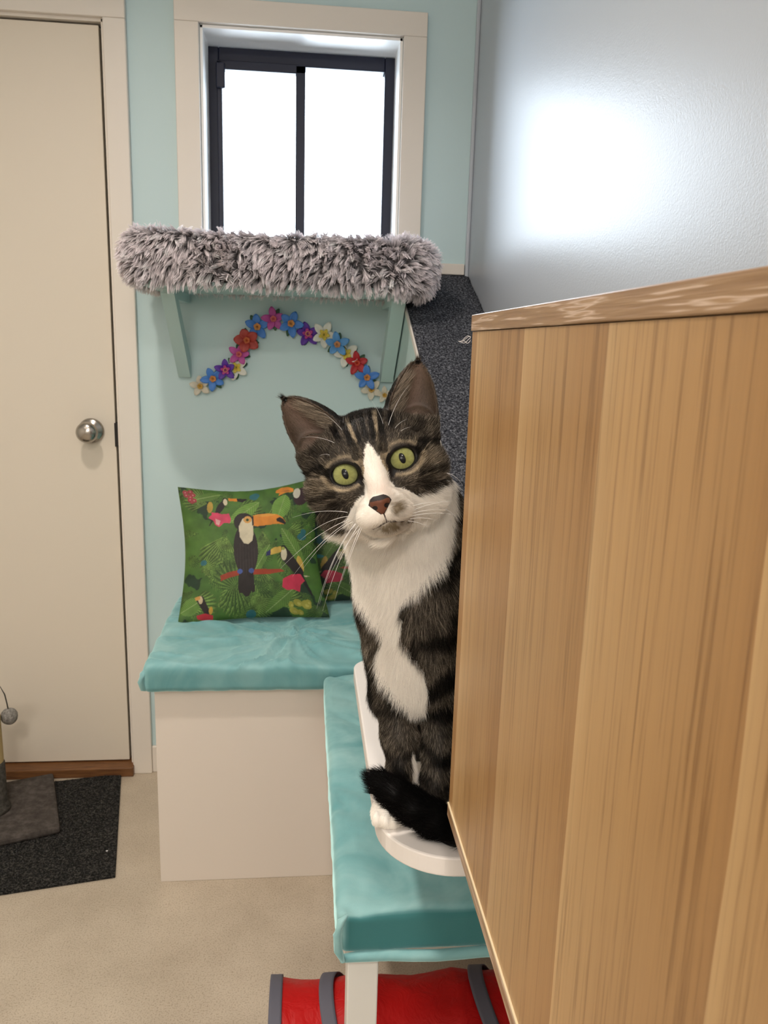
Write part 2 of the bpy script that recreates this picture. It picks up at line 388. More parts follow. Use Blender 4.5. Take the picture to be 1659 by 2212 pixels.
def cushion(name, x0, x1, y0, y1, z0, z1, nx, ny, wr, seed, front_dark_k):
    """padded slab with rounded edges and wrinkled velvet cover"""
    nz = 14; bm = bmesh.new()
    r = bmesh.ops.create_cube(bm, size=1.0)
    dims = np.array([x1-x0, y1-y0, z1-z0]); cen = np.array([(x0+x1)/2, (y0+y1)/2, (z0+z1)/2])
    for v in bm.verts: v.co = Vector([v.co[i]*dims[i] for i in range(3)])
    ex = [e for e in bm.edges if abs(e.verts[0].co.x-e.verts[1].co.x) > 1e-6]
    bmesh.ops.subdivide_edges(bm, edges=ex, cuts=nx, use_grid_fill=True)
    ey = [e for e in bm.edges if abs(e.verts[0].co.y-e.verts[1].co.y) > 1e-6]
    bmesh.ops.subdivide_edges(bm, edges=ey, cuts=ny, use_grid_fill=True)
    ez = [e for e in bm.edges if abs(e.verts[0].co.z-e.verts[1].co.z) > 1e-6]
    bmesh.ops.subdivide_edges(bm, edges=ez, cuts=nz, use_grid_fill=True)
    P = np.array([v.co[:] for v in bm.verts]); hd = dims/2
    R = .016; inner = np.clip(P, -(hd-R), hd-R); dlt = P-inner; ln = np.linalg.norm(dlt, axis=1, keepdims=True)
    ln[ln == 0] = 1; nrm = dlt/ln; P2 = inner+nrm*R
    W = P2+cen
    wtop = wr(W)
    side = fbm(W*np.array([38, 38, 12]), 3, seed+3)-.5
    P2 = P2+nrm*(side[:, None]*.004)
    up = np.clip(nrm[:, 2], 0, 1)
    P2[:, 2] += up*wtop
    for v, p in zip(bm.verts, P2): v.co = Vector(p+cen)
    nap = sst(.62, .93, -nrm[:, 1])*front_dark_k*sst(x0+.006, x0+.016, P[:, 0]+cen[0])      # velvet's darker front look, painted into the colour by face direction
    o = bmobj(name, bm, m_teal, None, smooth=True)
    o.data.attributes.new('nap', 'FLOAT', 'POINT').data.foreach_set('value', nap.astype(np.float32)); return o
def ridge(x): return 1-np.abs(2*x-1)
def wr_far(W):
    X, Y = W[:, 0], W[:, 1]
    cx, cy = -.03, 1.86; dx, dy = X-cx, Y-cy; r = np.hypot(dx, dy); th = np.arctan2(dy, dx)
    n = fbm(np.stack([X*9, Y*16, X*0], 1), 4, 5)
    star = ridge(vnoise(np.stack([th*3.6+n*1.9, r*5.0, r*0], 1), 9))**3*np.exp(-r*3.2)*sst(.0, .03, r)+.6*ridge(vnoise(np.stack([th*7+n*2.5, r*9.0, r*0+4], 1), 19))**3*np.exp(-r*6)
    left = ridge(vnoise(np.stack([X*4, Y*26+X*6, X*0], 1), 31))**3*sst(-.18, -.33, X)
    return star*.020+left*.008+(n-.5)*.012
def wr_near(W):
    X, Y = W[:, 0], W[:, 1]
    n = fbm(np.stack([X*14, Y*9, X*0], 1), 4, 15)
    diag = ridge(vnoise(np.stack([X*5+Y*2, Y*9+X*7, X*0], 1), 21))**5
    return (n-.5)*.014-diag*.007
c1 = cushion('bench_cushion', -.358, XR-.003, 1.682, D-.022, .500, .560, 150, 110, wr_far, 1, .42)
tag(c1, 'wrinkled teal velvet pad on the white box below the toucan cushions', 'cushion')
# rolled fabric corner of the pad
tube('corner_fold', [(-.352, 1.692, .507), (-.356, 1.688, .511), (-.360, 1.686, .528), (-.356, 1.688, .546), (-.350, 1.694, .555)], [.004, .007, .008, .007, .004], m_teal, c1, 12)
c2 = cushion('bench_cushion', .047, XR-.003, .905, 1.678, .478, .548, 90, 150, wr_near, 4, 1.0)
tag(c2, 'long teal velvet pad on the near white legged bench', 'cushion')
tube('bottom_flap', [(.052+.39*i/12, .903+.002*math.sin(i*1.3), .478+.0015*math.sin(i*.9)) for i in range(13)], [.005]+[.0075]*11+[.006], m_teal, c2, 10)
tube('corner_fold', [(.060, .899, .548), (.052, .897, .540), (.0475, .896, .52), (.049, .896, .497), (.056, .8955, .480)], [.002, .005, .006, .006, .003], m_teal, c2, 10)
bn = empty('low_bench', (.25, 1.3, 0)); tag(bn, 'low white bench with square legs under the near teal pad', 'bench')
reparent(box('seat_board', .058, XR-.004, .925, 1.70, .452, .474, m_leg, bev=.002), bn)
for (x, y) in ((.064, .930), (.385, .930), (.10, 1.645), (.385, 1.645)):
    reparent(box('leg', x, x+.043, y, y+.043, 0, .452, m_leg, bev=.002), bn)

# ------------------------------------------------------------------ wooden cabinet
cb = empty('wall_cabinet', (.28, .0, .886)); tag(cb, 'oak laminate wall cube in the right foreground with the cat behind it', 'cabinet')
CY0, CY1 = -.42, .600
bm = bmesh.new(); add_box(bm, .1255, XR-.003, CY0+.001, CY1-.0005, .8985, 1.2925)
pn = bmobj('side_panel', bm, m_wood); reparent(pn, cb)
reparent(box('top_board', .1245, XR-.003, CY0, CY1+.001, 1.293, 1.305, m_edge, bev=.0006), cb)
reparent(box('bottom_board', .1245, XR-.003, CY0, CY1+.0005, .886, .898, m_edge, bev=.0006), cb)
reparent(box('edge_glint', .1242, .1262, CY0, CY1, .8975, .8988, m_edgelight), cb)  # pale strip, painted highlight where the board edge catches light
th = []
for q in range(4):
    p0 = np.array([.1245, .601, 1.2885-.0008*q]); L_ = .006+.006*random.random(); a = PI+.5+random.uniform(-.22, .22)
    P = [p0+np.array([math.cos(a)*L_*s, .001*s, math.sin(a)*L_*s*.6+.0015*math.sin(s*5+q)]) for s in np.linspace(0, 1, 6)]
    th.append(P)
fuzz = strands('loose_thread', np.array(th), np.array([.00012]*6), np.full((4, 3), .85), m_thread); reparent(fuzz, cb)

# ------------------------------------------------------------------ white shelf board the cat sits on
def rounded_rect(x0, x1, y0, y1, rl, n=14):
    pts = []
    for (cx, cy, a0) in ((x0+rl, y0+rl, PI), (x1-.002, y0+.002, 1.5*PI), (x1-.002, y1-.002, 0), (x0+.035, y1-.035, .5*PI)):
        r = rl if cy == y0+rl and cx == x0+rl else (.035 if cx == x0+.035 else .002)
        for i in range(n+1): a = a0+.5*PI*i/n; pts.append((cx+r*math.cos(a), cy+r*math.sin(a)))
    return pts
bd = prism('shelf_board', rounded_rect(.0735, XR-.001, .632, 1.105, .075), 'z', .800, .820, m_board, bev=.002)
tag(bd, 'white painted shelf board with rounded corners under the sitting cat', 'shelf')

# ------------------------------------------------------------------ carpeted ramp
rp = empty('cat_ramp', (.35, 2.2, .9)); tag(rp, 'charcoal carpeted cat ramp sloping down along the right wall', 'ramp')
SL = .46; RX = .2475; YE = 1.14
ztop = lambda Y: 1.474-SL*(D-Y)
n1, n2 = 130, 22
V = []; 
ys = np.linspace(YE, D-.001, n1); xs = np.linspace(RX+.004, XR-.001, n2)
G = np.stack(np.meshgrid(xs, ys, indexing='xy'), -1).reshape(-1, 2)
z = ztop(G[:, 1])+.006*vnoise(np.stack([G[:, 0]*160, G[:, 1]*160, G[:, 0]*0], 1), 3)
z2 = ztop(G[:, 1])-.012
V = np.concatenate([np.c_[G, z], np.c_[G, z2]])
idx = np.arange(n1*n2).reshape(n1, n2); q = np.stack([idx[:-1, :-1], idx[:-1, 1:], idx[1:, 1:], idx[1:, :-1]], -1).reshape(-1, 4)
off = n1*n2; rim = np.concatenate([idx[0, :], idx[1:, -1], idx[-1, -2::-1], idx[-2:0:-1, 0]])
rq = np.stack([rim, rim+off, np.roll(rim, -1)+off, np.roll(rim, -1)], 1)
cp = mk('carpet', V, np.concatenate([q, (q+off)[:, ::-1], rq]), m_carpet, None, True); reparent(cp, rp)
reparent(prism('side_panel', [(YE+.03, ztop(YE)-.03), (D-.001, .905), (D-.001, ztop(D)-.014), (YE, ztop(YE)-.014)], 'x', RX, XR-.002, m_bracket), rp)
reparent(prism('edge_strip', [(YE, ztop(YE)-.013), (D-.001, ztop(D)-.013), (D-.001, ztop(D)+.002), (YE, ztop(YE)+.002)], 'x', RX-.0015, RX+.0025, m_trim), rp)

# ------------------------------------------------------------------ window perch: shelf board + braces, then the fur bed on it
ps = empty('window_shelf', (-.05, D, 1.38)); tag(ps, 'pale painted shelf on two braces under the window', 'shelf')
reparent(box('shelf_top', -.375, .245, 1.89, D-.001, 1.398, 1.410, m_bracket, bev=.002), ps)
for xa, xb in ((-.341, -.309), (.209, .243)):
    reparent(prism('brace', [(D-.001, 1.180), (D-.022, 1.180), (1.965, 1.385), (1.965, 1.398), (D-.001, 1.398), (D-.001, 1.375), (2.03, 1.375), (D-.001, 1.225)], 'x', xa, xb, m_bracket), ps)
# ------------------------------------------------------------------ fur bed
def plan_outline(x0, x1, y0, y1, rFL, rFR, rB, n=10):
    pts = []
    for (cx, cy, r, a0) in ((x0+rFL, y0+rFL, rFL, PI), (x1-rFR, y0+rFR, rFR, 1.5*PI), (x1-rB, y1-rB, rB, 0), (x0+rB, y1-rB, rB, .5*PI)):
        for i in range(n+1): a = a0+.5*PI*i/n; pts.append((cx+r*math.cos(a), cy+r*math.sin(a)))
    return np.array(pts)
base = plan_outline(-.398, .302, 1.862, 2.165, .035, .11, .07)
# resample outline evenly
seg = np.r_[0, np.cumsum(np.linalg.norm(np.diff(np.r_[base, base[:1]], axis=0), axis=1))]
M_ = 240; ss = np.linspace(0, seg[-1], M_, endpoint=False); cl = np.r_[base, base[:1]]
O = np.stack([np.interp(ss, seg, cl[:, 0]), np.interp(ss, seg, cl[:, 1])], 1)
cen = np.array([-.05, 2.03])
rings = []
zb, zt = 1.417, 1.508
prof = [(.0, zb)]+[(1-.045*(1-math.sin(a)) if True else 1, 0) for a in ()]
K_ = 18; V = []
for i in range(K_+1):
    a = -PI/2+PI*i/K_; inset = .028*(1-math.cos(a)); zz = (zb+zt)/2+(zt-zb)/2*math.sin(a)
    dv = O-cen; ln = np.linalg.norm(dv, axis=1, keepdims=True); P = O-dv/ln*inset
    w = .006*(fbm(np.c_[O*14, np.full(M_, zz*14)], 3, 2)-.5)
    P = P+dv/ln*w[:, None]*2
    droop = -.018*np.exp(-(((O[:, 0]-.285)/.10)**2)) 
    V.append(np.c_[P, zz+droop*(1-i/K_)*.35+np.maximum(w*1.5, -.002)-.010*(O[:, 0]+.05)*0])
for f in (.75, .45, .15):
    top = V[K_]; P = cen+(top[:, :2]-cen)*f; V.append(np.c_[P, top[:, 2]-.03*(1-f)])
V.append(np.array([[cen[0], cen[1], zt-.03]])); nr = K_+4
VV = np.concatenate(V)
Q = []
for i in range(nr-1):
    a = np.arange(M_)+i*M_; b = np.roll(np.arange(M_), -1)+i*M_; Q.append(np.stack([a, b, b+M_, a+M_], 1))
Q = np.concatenate(Q)
m_furbase = mat('grey_fur_backing', (.20, .19, .20), .95)
fcl = [tuple(map(int, r)) for r in Q]+[(int((nr-1)*M_+k), int((nr-1)*M_+(k+1) % M_), len(VV)-1) for k in range(M_)]+[tuple(range(M_))[::-1]]
bed = mk('fur_bed', VV, fcl, m_furbase, None, True)
tag(bed, 'shaggy grey faux fur cat bed on the window shelf', 'cat bed')
Qs = Q[Q.max(axis=1) < (K_+2)*M_]
nf = 64000
P, ti, T = sample_mesh(VV, Qs, nf)
tri = VV[T[ti]]; nn = np.cross(tri[:, 1]-tri[:, 0], tri[:, 2]-tri[:, 0]); nn /= np.linalg.norm(nn, axis=1, keepdims=True)
# clumps: nearest of a jittered set of tuft centres via cell hashing
def tuft(P, cell, seed):
    g = P/cell; i = np.floor(g); best = np.full(len(P), 9e9); bc = np.zeros_like(P)
    for a in (-1, 0, 1):
        for b in (-1, 0, 1):
            for c in (-1, 0, 1):
                q = i+np.array([a, b, c]); j = np.stack([_hash(q[:, 0], q[:, 1], q[:, 2], seed+s) for s in range(3)], 1)
                ctr = q+j; d = np.sum((ctr-g)**2, 1); mk_ = d < best; best[mk_] = d[mk_]; bc[mk_] = ctr[mk_]
    return bc*cell
TC = tuft(P, .0105, 51)
fl = np.stack([fbm(P*11+k*31, 2, 60+k)-.5 for k in range(3)], 1)*2.6
tj = np.stack([vnoise(TC*900+k*7.7, 70+k)-.5 for k in range(3)], 1)*2.0
dirv = nn*.50+fl*1.15+tj*.85+np.array([-.10, 0, -.50])
dirv -= nn*np.minimum((dirv*nn).sum(1, keepdims=True)-.20, 0)
dirv /= np.linalg.norm(dirv, axis=1, keepdims=True)
lh = .031*(.6+.7*rng.random(nf))
tipc = TC+nn*((P-TC)*nn).sum(1, keepdims=True)+dirv*.026
pts = np.zeros((nf, 6, 3)); s = np.linspace(0, 1, 6)
for k, u in enumerate(s):
    p = P+(nn*(.42*u-.20*u*u)+dirv*(.58*u+.25*u*u))*lh[:, None]
    p = p*(1-.45*u**1.3)+(tipc*(1)+ (P-TC)*.25)*(.45*u**1.3)
    p[:, 2] -= .004*u*u
    pts[:, k] = p
pts += (rng.random((nf, 1, 3))-.5)*.0008*0
shade = .55+.45*vnoise(TC*700, 91)+.12*(rng.random(nf)-.5)
colr = np.clip(np.stack([1.12*shade, 1.04*shade, 1.07*shade], 1), 0, .97)
m_bedfur = hair_mat('grey_faux_fur', transl=.22, tip=1.15, root=.03, rough=.7)  # near-black roots put the shade of the crevices into the strand colour
strands('fur', pts, np.array([.00050, .00055, .00055, .0005, .0004, .00015]), colr, m_bedfur, bed)

# ------------------------------------------------------------------ jungle print cushions
def seg_d(x, y, x0, y0, x1, y1):
    t = np.clip(((x-x0)*(x1-x0)+(y-y0)*(y1-y0))/((x1-x0)**2+(y1-y0)**2), 0, 1); return np.hypot(x-x0-t*(x1-x0), y-y0-t*(y1-y0)), t
def inpoly(x, y, pts):
    r = np.zeros(x.shape, bool); n = len(pts)
    for i in range(n):
        x0, y0 = pts[i]; x1, y1 = pts[(i+1) % n]
        c = ((y0 > y) != (y1 > y)) & (x < (x1-x0)*(y-y0)/((y1-y0) if y1 != y0 else 1e-9)+x0); r ^= c
    return r
def paint_print(x, y):
    c = np.zeros(x.shape+(3,))
    def put(msk, colr):
        c[msk] = colr
    n = fbm(np.stack([x/160, y/160, x*0], -1), 4, 101); n2 = fbm(np.stack([x/50, y/50, x*0], -1), 3, 102)
    g0 = np.array([.035, .12, .018]); g1 = np.array([.13, .27, .045])
    c[:] = g0+(g1-g0)*(n[..., None]*.9)
    c[n < .36] = (.012, .045, .018)
    # palm fans and banana leaves
    fans = [(480, 600, 420, 60, 160, 14), (560, 430, 300, -60, 20, 12), (620, 1120, 300, -10, 60, 16), (760, 900, 260, 30, 110, 13), (160, 1140, 260, -40, 70, 12),
            (950, 300, 260, 20, 120, 11), (330, 300, 250, 150, 260, 13), (1080, 700, 260, 60, 150, 12), (820, 560, 260, 60, 120, 15), (900, 1180, 250, -60, 20, 12),
            (400, 1180, 240, -70, 20, 12), (250, 880, 220, -70, 40, 12), (1000, 620, 260, -40, 40, 11), (650, 1000, 330, 80, 170, 15)]
    for (fx, fy, R_, a0, a1, nb) in fans:
        dx, dy = x-fx, y-fy; r = np.hypot(dx, dy); th = np.degrees(np.arctan2(dy, dx))
        th = np.where(th < a0-90, th+360, th); u = (th-a0)/(a1-a0); b = u*nb; fb = b-np.floor(b)
        tipr = R_*(1-.35*np.abs(2*u-1)**2)*(.93-.25*np.abs(2*fb-1)**3)
        msk = (u > 0) & (u < 1) & (r < tipr) & (r > 4)
        sh = (fb**1.4)*(1-.25*r/R_); cc = np.stack([.02+.30*sh, .06+.46*sh, .010+.10*sh], -1)*(.55+.9*n2[..., None])
        c[msk] = cc[msk]
    rr_ = np.random.default_rng(5)
    for q in range(46):
        fx, fy = rr_.uniform(60, 1350), rr_.uniform(120, 1320); a0 = rr_.uniform(-180, 180); a1 = a0+rr_.uniform(35, 95); R_ = rr_.uniform(130, 300); nb = int(rr_.integers(7, 15)); k_ = rr_.uniform(.45, 1.15)
        dx, dy = x-fx, y-fy; r = np.hypot(dx, dy); th = (np.degrees(np.arctan2(dy, dx))-a0) % 360
        u = th/(a1-a0); b = u*nb; fb = b-np.floor(b); tipr = R_*(1-.4*np.abs(2*u-1)**2)*(.95-.4*np.abs(2*fb-1)**2)
        msk = (u > 0) & (u < 1) & (r < tipr) & (np.abs(2*fb-1) < .86); sh = k_*(fb**1.5)*(1-.2*r/R_)
        cc = np.stack([.025+.22*sh, .075+.34*sh, .012+.07*sh], -1)*(.7+.6*n2[..., None]); c[msk] = cc[msk]
        put(msk & (np.abs(fb-.5) < .06), (.02, .07, .015))
        put((u > -.02) & (u < 1.02) & (np.abs(r-tipr) < 3) & (fb > .75), (.015, .05, .015))
    def leaf(x0, y0, x1, y1, w, k=1.0):
        d, t = seg_d(x, y, x0, y0, x1, y1); ww = w*np.sin(np.pi*np.clip(t, .001, .999))**.6
        msk = (d < ww) & (t > 0) & (t < 1); vein = np.abs(np.sin((t*14+d/w*2.2)*PI))
        cc = np.stack([.10+.12*vein, .24+.17*vein, .03+.05*vein], -1)*k; cc[d < 3] = (.32, .45, .16); c[msk] = cc[msk]
    leaf(520, 480, 800, 290, 62, 1.05); leaf(960, 470, 1040, 250, 85, 1.1); leaf(1000, 560, 1180, 860, 60, .8); leaf(800, 1250, 1060, 1060, 55, .7); leaf(240, 260, 460, 200, 40, .7)
    leaf(700, 950, 880, 700, 42, .8); leaf(100, 1200, 260, 1120, 70, .85)
    for (a, b, r) in ((760, 230, 46), (1190, 640, 40), (270, 820, 30), (680, 1260, 40), (1210, 600, 28)):
        put(np.hypot((x-a), (y-b)*1.3)+30*(n2-.5) < r, (.03, .17, .20))
    def ell(cx, cy, rx, ry, ang, colr):
        a = math.radians(ang); dx, dy = x-cx, y-cy; u = dx*math.cos(a)+dy*math.sin(a); v = -dx*math.sin(a)+dy*math.cos(a)
        put((u/rx)**2+(v/ry)**2 < 1, colr)
    BK = (.012, .009, .010); BR = (.022, .014, .014); OR = (.85, .30, .035); CR = (.80, .72, .52); YL = (.75, .50, .10)
    def toucan(px, py, s, fx, ang, beak=OR, tipc=BK):
        """small bird: head at px,py, body trailing down at ang degrees"""
        a = math.radians(ang); ux, uy = math.cos(a)*fx, math.sin(a)
        d, t = seg_d(x, y, px, py, px+ux*250*s, py+uy*250*s)
        put(d < (34*s*np.sin(np.pi*np.clip(t*.9+.12, 0, 1))**.7+6*s), BR)
        d, t = seg_d(x, y, px+ux*230*s, py+uy*230*s, px+ux*400*s, py+uy*400*s); put(d < 15*s*(1-.6*t), BK)
        ell(px, py-10*s, 30*s, 30*s, 0, BK); ell(px-2*fx*s, py+20*s, 26*s, 46*s, 0, CR)
    # small toucan, upper left
    ell(355, 330, 26, 55, 12, (.55, .36, .06)); toucan(495, 262, .72, -1, 118-62, OR)
    put(inpoly(x, y, [(525, 236), (600, 238), (625, 256), (600, 270), (528, 264)]), OR); put(inpoly(x, y, [(600, 240), (700, 250), (650, 282), (605, 272)]), BK)
    put(inpoly(x, y, [(330, 430), (365, 400), (362, 380), (420, 385), (455, 398), (520, 392), (535, 450), (520, 485), (470, 480), (420, 520), (385, 495), (375, 460)]), (.78, .07, .16))
    put(inpoly(x, y, [(395, 440), (440, 460), (420, 505), (395, 490)]), (.85, .45, .45))
    # red blossom in the corner
    for (a, b) in ((150, 200), (195, 190), (215, 220), (190, 240), (155, 225), (200, 280), (185, 265), (220, 270)):
        ell(a, b, 24, 20, 0, (.38, .045, .06)); ell(a, b, 7, 6, 0, (.6, .25, .25))
    # big toucan
    put(inpoly(x, y, [(420, 935), (500, 910), (600, 900), (720, 900), (860, 905), (960, 905), (1000, 925), (860, 945), (740, 945), (600, 940), (490, 960), (425, 980)]), (.42, .055, .02))
    ell(655, 730, 112, 225, 0, BR); ell(650, 480, 92, 90, 0, BR)
    put(inpoly(x, y, [(585, 930), (715, 930), (722, 1080), (700, 1090), (690, 1075), (670, 1110), (640, 1120), (610, 1085), (585, 1090), (575, 1040)]), BR)
    put((np.abs(np.sin(x*.12+y*.002)) > .93) & ((x-655)**2/90**2+(y-800)**2/150**2 < 1), (.045, .03, .03))
    put(inpoly(x, y, [(600, 520), (640, 445), (700, 425), (735, 470), (732, 600), (720, 660), (680, 690), (640, 680), (605, 620)]), CR)
    ell(685, 458, 38, 34, 0, (.80, .42, .12)); ell(684, 460, 15, 14, 0, (.10, .16, .03)); ell(684, 460, 8, 8, 0, BK)
    put(inpoly(x, y, [(738, 420), (780, 412), (880, 412), (960, 428), (1010, 460), (1040, 505), (1030, 526), (960, 516), (860, 522), (770, 528), (735, 520), (724, 480)]), OR)
    put(inpoly(x, y, [(738, 420), (780, 412), (880, 412), (960, 428), (900, 440), (800, 436)]), (.92, .42, .07))
    put(inpoly(x, y, [(950, 470), (985, 455), (1015, 475), (1042, 515), (1030, 526), (985, 505), (955, 492)]), BR)
    put(inpoly(x, y, [(726, 430), (742, 425), (738, 520), (724, 515)]), BK)
    for a in (595, 697): ell(a, 912, 24, 20, 0, (.07, .12, .40))
    # toucan at the right
    ell(1150, 870, 30, 70, -8, YL)
    d, t = seg_d(x, y, 1020, 790, 1130, 930); put(d < 52-10*t, BR); d, t = seg_d(x, y, 1130, 930, 1215, 1110); put(d < 24-16*t, BK)
    ell(1005, 755, 40, 42, 0, BK); ell(1006, 785, 28, 52, 8, CR); ell(1003, 738, 16, 14, 0, (.40, .45, .10))
    put(inpoly(x, y, [(880, 750), (920, 728), (985, 720), (985, 765), (930, 780), (880, 790)]), YL); put(inpoly(x, y, [(885, 745), (880, 790), (835, 800), (845, 765)]), (.03, .03, .14))
    put(inpoly(x, y, [(975, 985), (1020, 965), (1060, 950), (1140, 945), (1172, 1000), (1130, 1030), (1110, 1090), (1060, 1070), (1000, 1075), (960, 1050)]), (.72, .04, .10))
    put(inpoly(x, y, [(1165, 955), (1230, 962), (1180, 970)]), (.6, .55, .35))
    # upper right toucan
    put(inpoly(x, y, [(955, 190), (1000, 172), (1070, 178), (1115, 205), (1112, 235), (1040, 230), (975, 250), (985, 225), (950, 215)]), OR)
    put(inpoly(x, y, [(985, 205), (1060, 205), (1100, 225), (1040, 222)]), (.55, .2, .04)); ell(1190, 290, 70, 82, 30, (.035, .012, .018)); ell(1145, 255, 34, 46, 0, (.68, .66, .56))
    # bottom left bird and flowers
    d, t = seg_d(x, y, 255, 1110, 330, 1230); put(d < 30-8*t, BR); ell(258, 1115, 18, 32, -10, (.7, .55, .35)); put(inpoly(x, y, [(205, 1090), (250, 1080), (255, 1110), (215, 1115)]), (.7, .35, .08))
    ell(350, 1205, 16, 30, 0, (.6, .35, .05)); put(inpoly(x, y, [(235, 1235), (300, 1222), (370, 1245), (372, 1280), (300, 1282), (245, 1262)]), (.62, .03, .05))
    for (a, b, r, s) in ((1080, 1175, 40, 28), (1150, 1190, 45, 34), (1040, 1240, 42, 26), (1090, 1250, 28, 20), (1020, 1190, 22, 26), (1170, 1170, 26, 22)):
        ell(a, b, r, s, 20, (.42, .40, .06)); ell(a+6, b+6, r*.4, s*.4, 20, (.58, .52, .12))
    return c*(.50+.36*n2[..., None])
def print_cushion(name, BL, BR_, TR, TL, thick, paint, label, nu=330, nv=290):
    BL, BR_, TR, TL = map(np.array, (BL, BR_, TR, TL))
    s, t = np.meshgrid(np.linspace(0, 1, nu), np.linspace(0, 1, nv), indexing='xy')
    # concave sides between pulled-out corners
    s2 = s+(.5-s)*.10*np.sin(np.pi*t)**1.1; t2 = t+(.5-t)*.13*np.sin(np.pi*s)**1.1*np.where(t > .5, 1.0, .35)
    P = (BL*(1-s2)[..., None]+BR_*s2[..., None])*(1-t2)[..., None]+(TL*(1-s2)[..., None]+TR*s2[..., None])*t2[..., None]
    nrm = np.cross(BR_-BL, TL-BL); nrm = nrm/np.linalg.norm(nrm)
    if nrm[1] > 0: nrm = -nrm
    h = np.clip(np.sin(np.pi*s)*np.sin(np.pi*t), 0, 1)**.55*thick/2
    wr = (fbm(np.stack([s*7, t*7, s*0], -1), 4, 201)-.5)*.008*np.sin(np.pi*s)**.5*np.sin(np.pi*t)**.5
    # puckers at the seam
    pk = .0022*np.sin(s*60)*np.exp(-np.minimum(t, 1-t)*18)+.0022*np.sin(t*55)*np.exp(-np.minimum(s, 1-s)*18)
    Fp = P+nrm*(h+wr+pk*(h > .0015))[..., None]; Bp = P-nrm*(h*.9)[..., None]
    uz = 90+s*1240; vz = 150+(1-t)*1135
    cF = paint(uz, vz); V = np.concatenate([Fp.reshape(-1, 3), Bp.reshape(-1, 3)]); cB = paint(1400-uz, vz)
    idx = np.arange(nu*nv).reshape(nv, nu); q = np.stack([idx[:-1, :-1], idx[:-1, 1:], idx[1:, 1:], idx[1:, :-1]], -1).reshape(-1, 4)
    rim = np.concatenate([idx[0, :], idx[1:, -1], idx[-1, -2::-1], idx[-2:0:-1, 0]]); o_ = nu*nv
    rq = np.stack([rim, rim+o_, np.roll(rim, -1)+o_, np.roll(rim, -1)], 1)
    o = mk(name, V, np.concatenate([q, (q+o_)[:, ::-1], rq]), m_print, None, True, np.concatenate([cF.reshape(-1, 3), cB.reshape(-1, 3)]))
    return tag(o, label, 'cushion', 'toucan print cushions')
m_print = vcol_mat('jungle_print_fabric', .65)
cz = .566
print_cushion('throw_cushion', at(384, 1349, Z=cz), at(712, 1334, Y=1.985), at(684, 1032, Y=2.125), at(384, 1052, Y=2.105), .105, paint_print,
    'square green jungle cushion with a big toucan on a red perch')
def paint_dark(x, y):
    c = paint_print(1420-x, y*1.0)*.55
    def ell(cx, cy, rx, ry, colr): c[((x-cx)/rx)**2+((y-cy)/ry)**2 < 1] = colr
    ell(150, 1120, 40, 110, (.012, .012, .016)); ell(230, 1150, 26, 48, (.6, .36, .05)); ell(130, 1235, 30, 14, (.5, .02, .05)); ell(90, 700, 30, 160, (.01, .06, .07)); ell(200, 800, 60, 20, (.02, .12, .14)); ell(170, 560, 30, 130, (.01, .05, .03))
    return c
pl = at(700, 1332, Y=2.075)
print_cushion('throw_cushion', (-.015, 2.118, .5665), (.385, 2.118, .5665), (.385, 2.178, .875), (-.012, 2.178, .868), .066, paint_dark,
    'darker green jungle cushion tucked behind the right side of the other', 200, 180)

# ------------------------------------------------------------------ flower garland on the wall
gd = empty('flower_garland', (0, D-.004, 1.3)); tag(gd, 'arched garland of bright artificial flowers on the wall under the shelf', 'garland')
FC = {'white': ((.72, .72, .66), (.62, .50, .06)), 'faded': ((.60, .56, .46), (.50, .30, .06)), 'blue': ((.05, .20, .60), (.50, .20, .06)), 'purple': ((.09, .015, .33), (.40, .03, .22)),
      'pink': ((.45, .06, .30), (.55, .10, .12)), 'coral': ((.38, .035, .025), (.50, .09, .03)), 'red': ((.42, .008, .015), (.50, .03, .02)), 'sky': ((.09, .30, .66), (.55, .25, .12))}
m_leafg = mat('artificial_leaf', (.02, .085, .035), .5)
FM = {k: (mat('petal_'+k, a, .5), mat('flower_centre_'+k, b, .5)) for k, (a, b) in FC.items()}
m_stam = mat('stamen_yellow', (.70, .45, .10), .5)
FL = [(433, 834, 'faded', 22, .2), (461, 818, 'blue', 25, .5), (488, 799, 'purple', 22, .1), (510, 794, 'white', 25, .35), (517, 765, 'pink', 23, 1.0), (534, 735, 'coral', 25, .3),
      (556, 706, 'blue', 27, 0), (591, 689, 'pink', 24, .15), (629, 699, 'blue', 27, .9), (665, 721, 'purple', 25, .2), (700, 723, 'white', 26, .75), (728, 744, 'sky', 25, .1),
      (747, 764, 'white', 27, .4), (771, 784, 'red', 24, .1), (792, 815, 'blue', 25, .0), (802, 841, 'faded', 23, .55), (830, 853, 'faded', 18, .1)]
def petal(bm, c, ang, Lp, w, lift, mi, n=6, y0=.006):
    rows = []
    for i in range(n+1):
        u = i/n; r = Lp*(.10+.90*u); ww = w*math.sin(PI*min(1, .12+.80*u)**.9)**.8 if u < 1 else w*.18
        yy = y0+lift*math.sin(u*1.9); row = []
        for sgn in (-1, -.5, 0, .5, 1):
            lx = r; lz = sgn*ww; cup = .22*ww*sgn*sgn
            row.append(bm.verts.new((c[0]+lx*math.cos(ang)-lz*math.sin(ang), c[1]-yy-cup, c[2]+lx*math.sin(ang)+lz*math.cos(ang))))
        rows.append(row)
    for i in range(n):
        for j in range(4):
            f = bm.faces.new((rows[i][j], rows[i][j+1], rows[i+1][j+1], rows[i+1][j])); f.material_index = mi; f.smooth = True
